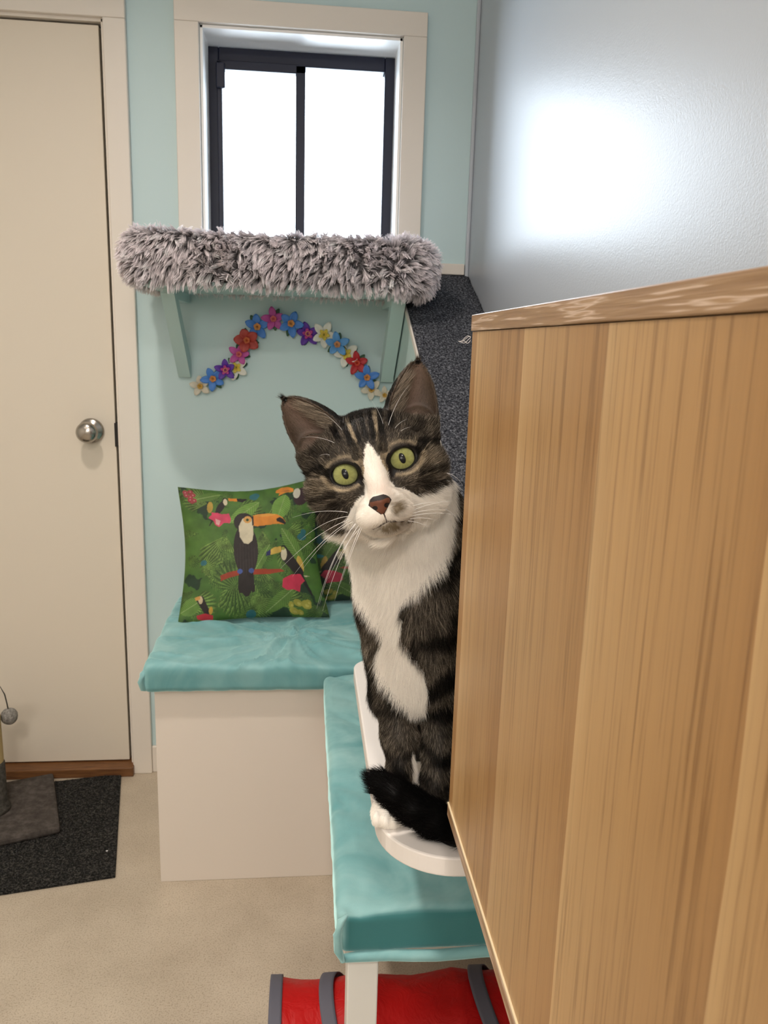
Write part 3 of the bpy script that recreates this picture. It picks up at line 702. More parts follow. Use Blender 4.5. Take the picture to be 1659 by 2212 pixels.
for k, (fx, fy, ck, rp_, rot) in enumerate(FL):
    layer = .002+.005*(k % 3)
    c = at(fx, fy, Y=D-.010); c[1] = D-.003-layer; R_ = rp_/1700*D*1.02
    bm = bmesh.new()
    for q in range(2+(k % 2)):
        petal(bm, c, rot+1.9*q+2.3+.7*k, R_*(.98 if ck != 'faded' else .5), R_*.22, .0006, 1, y0=.0002)
    for q in range(5):
        petal(bm, c, rot+PI/2+q*2*PI/5+random.uniform(-.12, .12), R_*random.uniform(.92, 1.08), R_*(.31 if ck != 'coral' else .42), random.uniform(.004, .008), 0)
    fo = bmobj('flower', bm, [FM[ck][0], m_leafg], None); md = fo.modifiers.new('s', 'SOLIDIFY'); md.thickness = .0008
    fo['label'] = {'white': 'white flower with yellow centre', 'faded': 'small pale cream flower', 'blue': 'blue flower with orange centre', 'sky': 'light blue flower', 'purple': 'purple flower with pink centre', 'pink': 'pink flower', 'coral': 'coral red flower', 'red': 'red flower'}[ck]
    reparent(fo, gd)
    bm = bmesh.new()
    for q in range(5):
        petal(bm, c, rot+PI/2+q*2*PI/5, R_*(.46 if ck in ('white', 'purple') else .28), R_*.16, .005, 0, y0=.0085)
    for q in range(9):
        a = q*2*PI/9+k; r = R_*.17
        rr = bmesh.ops.create_uvsphere(bm, u_segments=6, v_segments=4, radius=R_*.05); 
        for v in rr['verts']: v.co += Vector((c[0]+r*math.cos(a), c[1]-.012, c[2]+r*math.sin(a)))
        for f in {f for v in rr['verts'] for f in v.link_faces}: f.material_index = 1
    fc_ = bmobj('flower_centre', bm, [FM[ck][1], m_stam], None); fc_.parent = fo; md = fc_.modifiers.new('s', 'SOLIDIFY'); md.thickness = .0006

# ------------------------------------------------------------------ floor mat, scratching post
mp = [at(262, 1675, Z=0), at(249, 1897, Z=0)]
pR0, pR1 = mp[0][:2], mp[1][:2]; e1 = (pR1-pR0)/np.linalg.norm(pR1-pR0); e2 = np.array([e1[1], -e1[0]]); e2 = e2 if e2[0] < 0 else -e2
pR0 = pR0+e1*.0
q = [pR0, pR1, pR1+e2*.80, pR0+e2*.80]
mo = prism('floor_mat', [tuple(v) for v in q], 'z', .0005, .007, m_mat, bev=.0015); tag(mo, 'dark speckled doormat on the floor in front of the door', 'mat')
nfib = 9000
u, v = rng.random(nfib), rng.random(nfib); P = np.c_[pR0+(pR1-pR0)*u[:, None]+e2*.80*v[:, None], np.full(nfib, .0065)]
dv = np.c_[(rng.random((nfib, 2))-.5)*.006, .0015+.0025*rng.random(nfib)]
fib = strands('pile', np.stack([P, P+dv*.6, P+dv], 1), np.array([.0005, .0005, .0002]), np.c_[[(.02+.10*rng.random(nfib)**3)]*3].T, hair_mat('mat_fibre', 0, 1, .7), mo)
sc = empty('scratching_post', (-.80, 2.05, .008)); tag(sc, 'small grey plush cat scratching post with a dangling pompom at the left edge', 'scratching post')
zt_ = .030
b0, b1 = at(115, 1668, Z=zt_)[:2], at(130, 1785, Z=zt_)[:2]; f1 = (b1-b0)/np.linalg.norm(b1-b0); f2 = np.array([f1[1], -f1[0]]); f2 = f2 if f2[0] < 0 else -f2
wb = np.linalg.norm(b1-b0)
bq = [b0, b1, b1+f2*wb, b0+f2*wb]
reparent(prism('base', [tuple(v) for v in bq], 'z', .0085, zt_, m_plush, bev=.007), sc)
pc = (b0+b1)/2+f2*wb*.5; er = at(13, 1700, Y=pc[1])[0]
pr_ = .036; pcx = er-pr_
reparent(lathe('plush_sleeve', [(pr_+.007, zt_-.002), (pr_+.007, zt_+.01), (pr_+.001, zt_+.02), (pr_, zt_+.03), (pr_, .165), (pr_-.002, .17)], (pcx, pc[1], 0), 'z', m_plushd), sc)
prf = [(pr_-.003, .16)]; zz = .165
while zz < .30: prf += [(pr_-.0045, zz), (pr_-.002, zz+.002), (pr_-.0045, zz+.004)]; zz += .0045
prf += [(.001, .302)]
reparent(lathe('sisal_rope_wrap', prf, (pcx, pc[1], 0), 'z', m_sisal), sc)
bp = at(20, 1547, Y=2.03)
cpt = [(-.845, 2.03, .304), (-.83, 2.03, .333), tuple(at(0, 1483, Y=2.03)), tuple(at(10, 1500, Y=2.03)), tuple(at(15, 1520, Y=2.03)), tuple(at(18, 1534, Y=2.03))]
cpt[0] = (pcx, pc[1], .30)
reparent(tube('elastic_cord', cpt, .0016, m_cord), sc)
bm = bmesh.new(); bmesh.ops.create_icosphere(bm, subdivisions=4, radius=.0215)
for v in bm.verts: v.co = v.co*(1+.10*(float(fbm(np.array([[v.co.x*60, v.co.y*60, v.co.z*60]]), 3, 7)[0])-.5)) ; v.co.z *= 1.04
for v in bm.verts: v.co += Vector(bp)
pb = bmobj('pompom', bm, m_ball, None, True); reparent(pb, sc)
bm = bmesh.new(); bmesh.ops.create_icosphere(bm, subdivisions=2, radius=.0018); 
for v in bm.verts: v.co = Vector((v.co.x*1.7, v.co.y, v.co.z*.6))+Vector(at(231, 1838, Z=.0085))
tag(bmobj('crumb', bm, m_thread, None, True), 'tiny white crumb lying on the dark floor mat', 'crumb')

# ------------------------------------------------------------------ red play tunnel
tn = empty('play_tunnel', (.15, 1.12, 0)); tag(tn, 'red nylon cat play tunnel with grey binding under the near bench', 'cat tunnel')
TR_, TY, TX0, TX1 = .112, 1.113, -.0515, .425
def cyl(x0, x1, r, n, seg, wob=0, hel=None, seed=0, a0=0, a1=2*PI):
    xs = np.linspace(0, 1, n); an = np.linspace(a0, a1, seg+1)
    A, X = np.meshgrid(an, xs); 
    xx = x0+(x1-x0)*X
    if hel is not None: xx = xx+hel*np.sin(A)
    rr = r+wob*(fbm(np.stack([xx*16, np.cos(A)*2.2, np.sin(A)*2.2], -1), 3, seed)-.5)-wob*.8*np.sin(np.pi*((xx-TX0)/(TX1-TX0)*3 % 1))
    V = np.stack([xx, TY-rr*np.cos(A), TR_+.002+rr*np.sin(A)], -1).reshape(-1, 3)
    idx = np.arange(n*(seg+1)).reshape(n, seg+1); q = np.stack([idx[:-1, :-1], idx[:-1, 1:], idx[1:, 1:], idx[1:, :-1]], -1).reshape(-1, 4)
    return V, q
V, q = cyl(TX0+.004, TX1, TR_-.002, 120, 90, .010, seed=3); sh = mk('nylon_tube', V, q, m_red, None, True); md = sh.modifiers.new('s', 'SOLIDIFY'); md.thickness = .0015; reparent(sh, tn)
def band(x, w, hel, name):
    V, q = cyl(x, x+w, TR_+.0005, 6, 90, .002, hel, 5); o = mk(name, V, q, m_grey, None, True); md = o.modifiers.new('s', 'SOLIDIFY'); md.thickness = .002; reparent(o, tn)
band(TX0, .021, 0, 'end_binding'); band(.075, .024, -.045, 'spiral_binding'); band(.345, .026, -.06, 'spiral_binding'); band(TX1-.02, .02, 0, 'end_binding')
ptc = []
for i in range(14):
    u = i/13; a = .93-.30*u; x = TX0+.012+.085*u
    ptc.append((x, TY-(TR_+.005)*math.cos(a), TR_+(TR_+.005)*math.sin(a)+.0015*math.sin(i*1.7)))
reparent(tube('drawcord', ptc, .0022, m_cord), tn)
# ------------------------------------------------------------------ the cat: one continuous surface from a signed distance field
HC = at(808, 1012, Y=.685)                      # centre of the face, level with the eyes
_tc = np.array([0, 0, H])-HC; _tc /= np.linalg.norm(_tc)
_zc = (HC-np.array([0, 0, H])) @ RC[:, 2]; PX = _zc/F   # metres per unit of the face drawing
ra_ = math.radians(14.5)
_r0 = RC[:, 0]-_tc*(RC[:, 0]@_tc); _r0 /= np.linalg.norm(_r0); _u0 = np.cross(_tc, _r0); _u0 = _u0 if _u0[2] > 0 else -_u0
HR = _r0*math.cos(ra_)+_u0*math.sin(ra_); HU = -_r0*math.sin(ra_)+_u0*math.cos(ra_); HF = _tc
HM = np.stack([HR, HU, HF], 1)                   # local (right, up, forward) -> world
def h2w(p): return HC+(HM@np.asarray(p, float))*PX
def w2h(P): return ((P-HC)@HM)/PX

VS = .00150
lo = np.array([-.070, .610, .8195]); hi = np.array([.300, 1.04, 1.300])
nx, ny, nz = [int(math.ceil(v)) for v in (hi-lo)/VS]
gx = (lo[0]+VS*np.arange(nx)).astype(np.float32); gy = (lo[1]+VS*np.arange(ny)).astype(np.float32); gz = (lo[2]+VS*np.arange(nz)).astype(np.float32)
BIG = .04
def smin(a, b, k):
    h = np.maximum(k-np.abs(a-b), 0)/k; return np.minimum(a, b)-h*h*k*.25
def sub_block(c, r):
    a = [max(0, int((c[i]-r[i]-lo[i])/VS)) for i in range(3)]; b = [min(n, int((c[i]+r[i]-lo[i])/VS)+2) for i, n in enumerate((nx, ny, nz))]
    sl = tuple(slice(a[i], b[i]) for i in range(3))
    P = np.stack(np.meshgrid(gx[sl[0]], gy[sl[1]], gz[sl[2]], indexing='ij'), -1); return sl, P
def apply(Fd, c, r, fn, k, op='add'):
    pad = k+.006; sl, P = sub_block(c, np.asarray(r)+pad)
    if P.size == 0: return
    d = fn(P).astype(np.float32)
    if op == 'add': Fd[sl] = smin(Fd[sl], d, k)
    else: Fd[sl] = -smin(-Fd[sl], d, k)
def ell_w(Fd, c, r, k=.015, rot=None, op='add'):
    c = np.asarray(c, float); r = np.asarray(r, float)
    def fn(P):
        q = P-c
        if rot is not None: q = q@rot
        k0 = np.linalg.norm(q/r, axis=-1); k1 = np.linalg.norm(q/(r*r), axis=-1)+1e-9; return k0*(k0-1)/k1
    apply(Fd, c, [max(r)]*3 if rot is not None else r, fn, k, op)
def ell_h(Fd, c, r, k=14, rot=None, op='add'):
    R = HM if rot is None else HM@rot
    ell_w(Fd, h2w(c), np.array(r)*PX, k*PX, R, op)
def cap_w(Fd, a, b, r1, r2, k=.012, op='add'):
    a = np.asarray(a, float); b = np.asarray(b, float); ba = b-a; L2 = ba@ba
    def fn(P):
        pa = P-a; h = np.clip((pa@ba)/L2, 0, 1); return np.linalg.norm(pa-h[..., None]*ba, axis=-1)-(r1+(r2-r1)*h)
    apply(Fd, (a+b)/2, np.abs(ba)/2+max(r1, r2), fn, k, op)
def cap_h(Fd, a, b, r1, r2, k=14, op='add'): cap_w(Fd, h2w(a), h2w(b), r1*PX, r2*PX, k*PX, op)
def rotz(a): a = math.radians(a); return np.array([[math.cos(a), -math.sin(a), 0], [math.sin(a), math.cos(a), 0], [0, 0, 1.]])

SH = (nx, ny, nz)
# --- head
Fh = np.full(SH, BIG, np.float32)
ell_h(Fh, (0, 26, -92), (120, 104, 118), 20)
ell_h(Fh, (0, 70, -44), (94, 54, 60), 24)            # forehead
for s in (-1, 1):
    ell_h(Fh, (s*91, -26, -62), (62, 66, 66), 30)
    ell_h(Fh, (s*120, 62, -80), (40, 48, 44), 26)     # cheeks
    ell_h(Fh, (s*78, -76, -60), (60, 54, 56), 26)     # jowls
    ell_h(Fh, (s*58, 30, -14), (44, 30, 30), 22)      # brows
    ell_h(Fh, (s*66, -34, -12), (46, 26, 30), 22)     # under the eyes
cap_h(Fh, (0, 50, 0), (0, -52, 56), 27, 20, 22)       # bridge of the nose
ell_h(Fh, (0, -84, 26), (52, 38, 44), 24)             # snout
for s in (-1, 1): ell_h(Fh, (s*26-1, -97, 50), (34, 25, 28), 10)   # whisker pads
ell_h(Fh, (-1, -124, 28), (28, 18, 26), 12)           # chin
ell_h(Fh, (0, -108, -10), (64, 44, 52), 24)           # lower jaw
ell_h(Fh, (-6, -69, 72), (20, 13, 13), 10)            # nose leather
ell_h(Fh, (-6, -81, 73), (12, 12, 9), 6)
for s in (-1, 1): ell_h(Fh, (s*13-6, -79, 84), (5, 3.5, 9), 4, rotz(-s*35), 'sub')
# mouth groove
cap_h(Fh, (-5, -93, 84), (-2, -113, 72), 2.5, 2.5, 6, 'sub')
for s in (-1, 1): cap_h(Fh, (-1, -114, 70), (s*36, -124, 48), 3.4, 3.0, 6, 'sub')
# eye openings
EY = [(-63, 4), (64, 6)]
for s, (ex, ey_) in zip((-1, 1), EY):
    ell_h(Fh, (ex, ey_-1, 8), (29.5, 22.5, 44), 4, rotz(s*12), 'sub')
# --- ears: cupped cones
def ear(Fd, b, t, side, w0, facing):
    b = np.asarray(b, float); t = np.asarray(t, float); ax = t-b; Lh = np.linalg.norm(ax); ax /= Lh
    fz_ = np.asarray(facing, float); fz_ = fz_-ax*(fz_@ax); fz_ /= np.linalg.norm(fz_); sx_ = np.cross(ax, fz_)
    if sx_[0]*side < 0: sx_ = -sx_
    B = np.stack([sx_, ax, fz_], 1)       # side points away from the head
    c = h2w((b+t)/2)
    def fn(P):
        q = (w2h(P)-b)@B; h = q[..., 1]/Lh; hc = np.clip(h, -.25, .999)
        W = w0*np.clip(1-np.clip(hc, 0, 1)**1.9, 0, 1)**.80+3.0; Dp = W*.50+1.5
        def cup(zc, sw, sd, off=0):
            x_ = q[..., 0]-off; z_ = q[..., 2]-zc; a_ = W*sw; d_ = Dp*sd
            k0 = np.sqrt((x_/a_)**2+(z_/d_)**2); k1 = np.sqrt((x_/a_**2)**2+(z_/d_**2)**2)+1e-6; return k0*(k0-1)/k1
        outer = np.maximum(cup(0, 1, 1), np.maximum((h-1)*Lh, -(h+.25)*Lh))
        inner = np.maximum(cup(Dp*.42, .86, 1.02), np.maximum((.03-h)*Lh, (h-.965)*Lh))
        return (-smin(-outer, inner, 3.0))*PX
    R_ = (Lh*.72+w0)*PX
    apply(Fd, c, [R_]*3, fn, 12*PX)
EARS = [((-92, 88, -62), (-156, 203, -58), -1, 62, (-.42, .02, 1)), ((106, 86, -62), (155, 210, -58), 1, 61, (.30, .02, 1))]
for e in EARS: ear(Fh, *e)
# --- body (hidden side turned to the wall, haunches behind)
Fb = np.full(SH, BIG, np.float32)
A_ = at
nk = h2w((6, -20, -120))
cap_w(Fb, nk, A_(862, 1175, Y=.765), .038, .0405, .03)
cap_w(Fb, A_(862, 1175, Y=.765), A_(884, 1290, Y=.765), .0405, .049, .03)
ell_w(Fb, A_(893, 1335, Y=.770), (.0485, .062, .072), .03)
ell_w(Fb, A_(898, 1440, Y=.765), (.0400, .050, .050), .03)
cap_w(Fb, h2w((48, -10, -150)), A_(975, 1240, Y=.845), .036, .052, .03)
cap_w(Fb, A_(930, 1240, Y=.82), A_(985, 1480, Y=.89), .050, .066, .04)
cap_w(Fb, A_(1010, 1480, Y=.93), A_(1015, 1560, Y=.93), .072, .066, .04)
for X_ in (985, 1130): ell_w(Fb, A_(X_, 1640, Y=.90), (.036, .070, .060), .03)
# front legs
def leg(pts, k=.014):
    for (a, ra), (b, rb) in zip(pts[:-1], pts[1:]): cap_w(Fl, a, b, ra, rb, k)
Fl = np.full(SH, BIG, np.float32)
leg([(A_(838, 1400, Y=.755), .0200), (A_(846, 1500, Y=.745), .0180), (A_(862, 1590, Y=.728), .0148), (A_(866, 1665, Y=.716), .0108), (A_(862, 1725, Y=.708), .0105)])
ell_w(Fl, A_(838, 1757, Y=.700), (.0170, .0215, .0135), .010)
F2 = Fl; Fl = np.full(SH, BIG, np.float32)
leg([(A_(945, 1420, Y=.76), .0235), (A_(950, 1530, Y=.745), .0190), (A_(950, 1620, Y=.730), .0150), (A_(942, 1690, Y=.718), .0130), (A_(938, 1735, Y=.708), .0122)])
ell_w(Fl, A_(938, 1758, Y=.703), (.0165, .0215, .0125), .010)
# toes
for c0, F_ in ((A_(838, 1757, Y=.700), F2), (A_(938, 1758, Y=.703), Fl)):
    for q in range(4):
        ell_w(F_, (c0[0]-.0125+.0083*q, c0[1]-.0165+(.003 if q in (0, 3) else 0), .8275), (.0048, .0075, .0075), .0022)
# hind feet beside the front paws
ell_w(Fb, A_(1015, 1755, Y=.76), (.015, .04, .014), .01)
cap_w(Fb, A_(905, 1470, Y=.79), A_(905, 1660, Y=.815), .030, .028, .02)
Fb = smin(Fb, smin(F2, Fl, .002), .010)
# tail: comes round from the right and lies across the paws
def zt(px, py, Y): return A_(px, py, Y=Y)
TPs = [(.245, .86, .842, .0165), (.262, .78, .838, .0162), (.235, .700, .8375, .0160), (.185, .668, .8372, .0158)]
TPs = [np.array(p) for p in TPs]
for (px_, py_, Y_, r_) in ((985, 1795, .662, .0148), (935, 1768, .661, .0146), (890, 1741, .662, .0140), (850, 1711, .664, .0122), (820, 1690, .667, .0088), (806, 1681, .669, .0052)):
    p = A_(px_, py_, Y=Y_); TPs.append(np.array([p[0], p[1], p[2], r_]))
Ft = np.full(SH, BIG, np.float32)
for a, b in zip(TPs[:-1], TPs[1:]): cap_w(Ft, a[:3], b[:3], a[3], b[3], .004)
Fa = smin(Fh, Fb, .022); Fa = smin(Fa, Ft, .0018)
del Fh, Fb, Ft, Fl, F2
# --- surface nets
def surface_nets(Fv):
    ins = Fv < 0
    c = [ins[i:nx-1+i, j:ny-1+j, k:nz-1+k] for i in (0, 1) for j in (0, 1) for k in (0, 1)]
    anyi = np.zeros(c[0].shape, bool); alli = np.ones(c[0].shape, bool)
    for q in c: anyi |= q; alli &= q
    act = anyi & ~alli; ids = np.full(act.shape, -1, np.int32); I = np.argwhere(act); ids[act] = np.arange(len(I))
    S_ = np.zeros((len(I), 3)); W_ = np.zeros(len(I)); corners = [(i, j, k) for i in (0, 1) for j in (0, 1) for k in (0, 1)]
    vals = [Fv[I[:, 0]+i, I[:, 1]+j, I[:, 2]+k] for (i, j, k) in corners]
    for a in range(8):
        for b in range(a+1, 8):
            if sum(abs(corners[a][m]-corners[b][m]) for m in range(3)) != 1: continue
            cr = (vals[a] < 0) != (vals[b] < 0); t = np.where(cr, vals[a]/(vals[a]-vals[b]+1e-12), 0)
            p = np.array(corners[a])+t[:, None]*(np.array(corners[b])-np.array(corners[a])); S_ += p*cr[:, None]; W_ += cr
    V = lo+(I+S_/W_[:, None])*VS
    Qs_ = []
    for ax in range(3):
        o = [0, 0, 0]; o[ax] = 1; n_ = [nx, ny, nz]
        A0 = ins[:n_[0]-o[0], :n_[1]-o[1], :n_[2]-o[2]]; A1 = ins[o[0]:, o[1]:, o[2]:]
        E_ = np.argwhere(A0 != A1); u_, v_ = [(1, 2), (2, 0), (0, 1)][ax]
        E_ = E_[(E_[:, u_] > 0) & (E_[:, v_] > 0) & (E_[:, u_] < n_[u_]-1) & (E_[:, v_] < n_[v_]-1)]
        du = np.zeros(3, int); du[u_] = 1; dv_ = np.zeros(3, int); dv_[v_] = 1
        q = np.stack([ids[tuple((E_-du-dv_).T)], ids[tuple((E_-dv_).T)], ids[tuple(E_.T)], ids[tuple((E_-du).T)]], 1)
        flip = ~A0[tuple(E_.T)]; q[flip] = q[flip][:, ::-1]; Qs_.append(q)
    return V, np.concatenate(Qs_)
CV, CQ = surface_nets(Fa); CQ = CQ[(CQ >= 0).all(1)]
def grad(P):
    g = (P-lo)/VS; i = np.clip(g.astype(int), 1, np.array(SH)-3); f = g-i
    def tri(ii):
        r = 0
        for a in (0, 1):
            for b in (0, 1):
                for c in (0, 1):
                    w_ = (f[:, 0] if a else 1-f[:, 0])*(f[:, 1] if b else 1-f[:, 1])*(f[:, 2] if c else 1-f[:, 2]); r = r+w_*Fa[ii[:, 0]+a, ii[:, 1]+b, ii[:, 2]+c]
        return r
    n = np.stack([tri(i+np.eye(3, dtype=int)[k])-tri(i-np.eye(3, dtype=int)[k]) for k in range(3)], 1); return n/(np.linalg.norm(n, axis=1, keepdims=True)+1e-9)
# --- which region of the animal a point belongs to
TPa = np.array(TPs)
def seg_dist(P, pts):
    best = np.full(len(P), 9.); tan = np.zeros_like(P)
    for a, b in zip(pts[:-1], pts[1:]):
        ba = b[:3]-a[:3]; h = np.clip(((P-a[:3])@ba)/(ba@ba), 0, 1); d = np.linalg.norm(P-a[:3]-h[:, None]*ba, axis=1)-(a[3]+(b[3]-a[3])*h)
        mk_ = d < best; best[mk_] = d[mk_]; tan[mk_] = ba/np.linalg.norm(ba)
    return best, tan
BIB = [(700, 1130), (738, 1169), (758, 1233), (773, 1290), (798, 1332), (824, 1354), (830, 1375), (820, 1400), (816, 1430), (822, 1466), (845, 1495), (872, 1522), (905, 1552), (916, 1545), (925, 1500), (909, 1446), (884, 1401), (858, 1377),
       (868, 1354), (861, 1302), (897, 1270), (946, 1233), (974, 1192), (984, 1130), (985, 1050), (960, 1040), (900, 1100), (840, 1160), (760, 1140)]
WHITE = np.array([.93, .89, .82]); TAB_D = np.array([.008, .0065, .0055]); TAB_M = np.array([.068, .057, .045]); TAB_L = np.array([.30, .24, .165]); TAN = np.array([.62, .50, .33])
def coat(P, nr=None):
    """colour of the coat, its strand length, white mask, bare mask, ear mask"""
    n = len(P); h = w2h(P); x, y, z = h.T; ax = np.abs(x)
    td, _ = seg_dist(P, TPs); tail = (td < .0035)
    fr_ = P.copy(); fr_[:, 1] = .715+(P[:, 1]-.715)*.15
    bx, by = to_px(fr_)                       # front-view chart of chest and legs
    n1 = fbm(P*90, 3, 301); n2 = fbm(P*260, 2, 302); n3 = fbm(P*35, 2, 303)
    head = (y > -150+np.clip(-z-40, 0, 60)*1.2) & (z > -170) & (P[:, 2] > 1.05)
    hx, hy = to_px(P)
    # agouti ground
    g = np.clip(.5+(n1-.5)*1.5, 0, 1)
    c = TAB_M*(.6+.9*g[:, None]); dark = np.zeros(n)
    # --- head marks
    stripe = np.zeros(n)
    for (sx_, w_, y0, y1, ln_) in ((0, 7, 66, 150, 0), (15, 6, 58, 140, .10), (33, 7, 62, 150, .16), (54, 8, 74, 150, .22)):
        cx = sx_+ln_*(y-60); d = np.abs(ax-cx) if sx_ else ax
        stripe = np.maximum(stripe, 1.0*(1-sst(w_*.7, w_*1.15, d+(n2-.5)*5))*sst(y0-12, y0+6, y)*(1-sst(y1, y1+20, y)))
    # brow spots above the inner eyes, mascara lines, cheek bars
    for s in (-1, 1):
        xx = x*s
        def bar(x0, y0, x1, y1, w_, k=1.):
            d, t = seg_d(xx, y, x0, y0, x1, y1); return k*(1-sst(w_*.8, w_*1.3, d+(n2-.5)*7))
        for b in ((30, 34, 34, 66, 9, .9), (92, 12, 118, 26, 9, .95), (118, 26, 158, 8, 9, .9), (94, -34, 140, -42, 7, .8), (84, -52, 120, -72, 7, .55), (78, 46, 120, 62, 8, .5), (100, -66, 140, -70, 6, .5), (34, -18, 40, -2, 8, 1.)):
            stripe = np.maximum(stripe, bar(*b)*(z > -120))
    stripe = np.maximum(stripe, sst(84, 122, y+(n1-.5)*30)*.93*(ax < 96))
    light = np.zeros(n)
    for s, (ex, ey_) in zip((-1, 1), EY):
        dx_, dy_ = (x-ex), (y-ey_); rr = np.sqrt((dx_/30)**2+(dy_/24.5)**2)
        light = np.maximum(light, np.exp(-((rr-1.42)/.15)**2)*(dy_ < 6)*1.0); light = np.maximum(light, np.exp(-((rr-1.5)/.16)**2)*(dy_ > 4)*.55)
        light = np.maximum(light, np.exp(-(((x-s*32)/9)**2+((y-34)/24)**2))*.9)
    light = np.maximum(light, .75*(1-sst(3, 6, np.abs(ax-24-.12*(y-60)+(n2-.5)*6)))*sst(50, 70, y)*(1-sst(105, 125, y)))
    light = np.maximum(light, .30*np.exp(-((ax-100)/34)**2-((y+14)/26)**2))
    c = c*(1-light[:, None])+(TAN*(.75+.5*n2[:, None]))*light[:, None]
    c = np.where(head[:, None], c*(1-stripe[:, None])+TAB_D*stripe[:, None], c)
    # --- body stripes
    bn_ = np.sin(by*.058+bx*.030+(n3-.5)*9); legz = by > 1480
    bs = sst(.15, .75, bn_+(n1-.5)*1.2)*.85
    bs = np.where(legz, sst(.25, .8, np.sin(by*.082+(n3-.5)*5+1.2)+(n1-.5)*1.3)*.8, bs)
    def blob(cx, cy, rx, ry, ang=0):
        a_ = math.radians(ang); u_ = (bx-cx)*math.cos(a_)+(by-cy)*math.sin(a_); v_ = -(bx-cx)*math.sin(a_)+(by-cy)*math.cos(a_)
        return 1-sst(.7, 1.2, np.sqrt((u_/rx)**2+(v_/ry)**2)+(n1-.5)*.5)
    for b in ((965, 1225, 60, 14, -38), (955, 1370, 60, 18, -4), (960, 1470, 70, 28, -20), (862, 1508, 52, 17, 38), (892, 1530, 26, 16, 10), (950, 1545, 34, 22, 0), (862, 1652, 24, 11, 40), (955, 1640, 30, 14, -10), (945, 1742, 34, 16, 5), (790, 1480, 26, 70, -12)):
        bs = np.maximum(bs, blob(*b))
    for b in ((925, 1300, 44, 42, -30), (905, 1345, 26, 14, 0)): bs = bs*(1-.75*blob(*b))
    body = TAB_M*(.75+1.0*g[:, None])*(1-bs[:, None])+TAB_D*bs[:, None]
    c = np.where(head[:, None], c, body)
    # --- white parts
    wn_ = (n2-.5)
    zz_ = z > -60
    blaze = (ax+wn_*8 < np.interp(y, [-60, -40, -10, 22, 50], [40, 29, 24, 17, 5])) & (y < 54) & (y > -70) & zz_
    e_ = ((x+1)/77)**2+((y+92)/46)**2+wn_*.30
    muz = (e_ < 1) & (z > -40) & (y < -40)
    whi = blaze | muz
    inb = inpoly(bx+wn_*12, by+(n1-.5)*14, BIB)
    bibm = inb & (~head | (y < -118) | ((y < -78) & (x > 60) & (hy > hx*0)) | ((hx > 888) & (y < -66)))
    bibm &= (P[:, 1] < .80)
    lowc = head & (((x > 62) & (y < -84+(x-62)*.22+wn_*10)) | ((x < -40) & (y < -122-(x+40)*.10+wn_*10)) | (y < -132)) & (P[:, 1] < .80)
    under = (y < -118) & (y > -260) & (z < 40) & (ax < 105) & (P[:, 1] < .79) & (P[:, 2] > 1.07) & ~((z > 6) & (y > -140))
    whi = whi | bibm | lowc | under
    paw = (P[:, 2] < .853) & (P[:, 1] < .745) & (P[:, 0] < .085); whi |= paw
    gap = (np.abs(bx-897) < 9) & (by > 1625) & (by < 1760) & (P[:, 1] > .700); whi |= gap
    paw2 = (P[:, 2] < .834) & (P[:, 1] < .80) & (P[:, 0] >= .085); whi |= paw2
    whi &= ~tail
    c = np.where(whi[:, None], WHITE*(.95+.10*n1[:, None]), c)
    # smudges by the mouth and on the chin
    sm = np.maximum(1.1*np.exp(-(((x-28)/18)**2+((y+90)/19)**2)), 1.1*np.exp(-(((x-4)/38)**2+((y+128)/14)**2)))*(z > 10)
    sm = np.clip(sm*(1.0+wn_*1.5), 0, 1)
    c = c*(1-sm[:, None])+np.array([.19, .15, .095])*sm[:, None]
    pk = np.exp(-((x/26)**2+((y+46)/22)**2))*(z > 20)*.35; c = c*(1-pk[:, None])+np.array([.66, .47, .40])*pk[:, None]
    c[tail] = (.0045, .004, .004)
    # ears
    earm = np.zeros(n, bool); inner = np.zeros(n)
    for (b, t, side, w0, fc) in EARS:
        b = np.array(b, float); t = np.array(t, float); ax_ = t-b; Lh = np.linalg.norm(ax_); ax_ /= Lh
        f_ = np.array(fc, float); f_ -= ax_*(f_@ax_); f_ /= np.linalg.norm(f_); sx_ = np.cross(ax_, f_); sx_ = sx_ if sx_[0]*side > 0 else -sx_
        q = h-b; hh = (q@ax_)/Lh; qx = q@sx_; qz = q@f_; W = w0*np.clip(1-np.clip(hh, 0, 1)**1.9, 0, 1)**.80+3; Dp = W*.5+1.5
        em = (hh > .05) & (hh < 1.1) & (np.abs(qx) < W+8) & (np.abs(qz) < Dp+8); earm |= em
        if nr is not None:
            ins_ = em & (((nr@HM)@f_) > .12) & (np.sqrt((qx/(W*.90))**2+((qz-Dp*.42)/(Dp*1.06))**2) < 1.03) & (hh > .02)
            k_ = np.clip(hh, 0, 1); cc = np.array([.115, .078, .055])*(1.0-.80*(1-k_)**1.2)[:, None]*(.7+.6*n1[:, None])  # darkens towards the base: shade of the ear's depth put into the colour
            pink = np.exp(-(((qx*1.0-side*0-6)/(W*.34))**2))*.5; cc = cc*(1-pink[:, None])+np.array([.20, .13, .10])*pink[:, None]
            c[ins_] = cc[ins_]; inner[ins_] = 1
        tipm = em & (hh > .955); c[tipm] = TAB_D
    # bare: nose leather, lids, mouth line
    bare = np.zeros(n, bool)
    nose = (((x+6)/25)**2+((y+75)/21)**2 < 1) & (z > 62) & (y < -56) & (y > -73-(24-np.abs(x+6))*1.15)
    c[nose] = (.145, .056, .032)
    edge = nose & ((y > -66+3*wn_) | (np.abs(x+6)+np.clip(-(y+73), 0, 30)*.85 > 21.5)); c[edge] = (.030, .024, .024)
    nos = nose & (((np.abs(x+6)-13)/6)**2+((y+80)/5)**2 < 1); c[nos] = (.008, .005, .005)
    bare |= nose
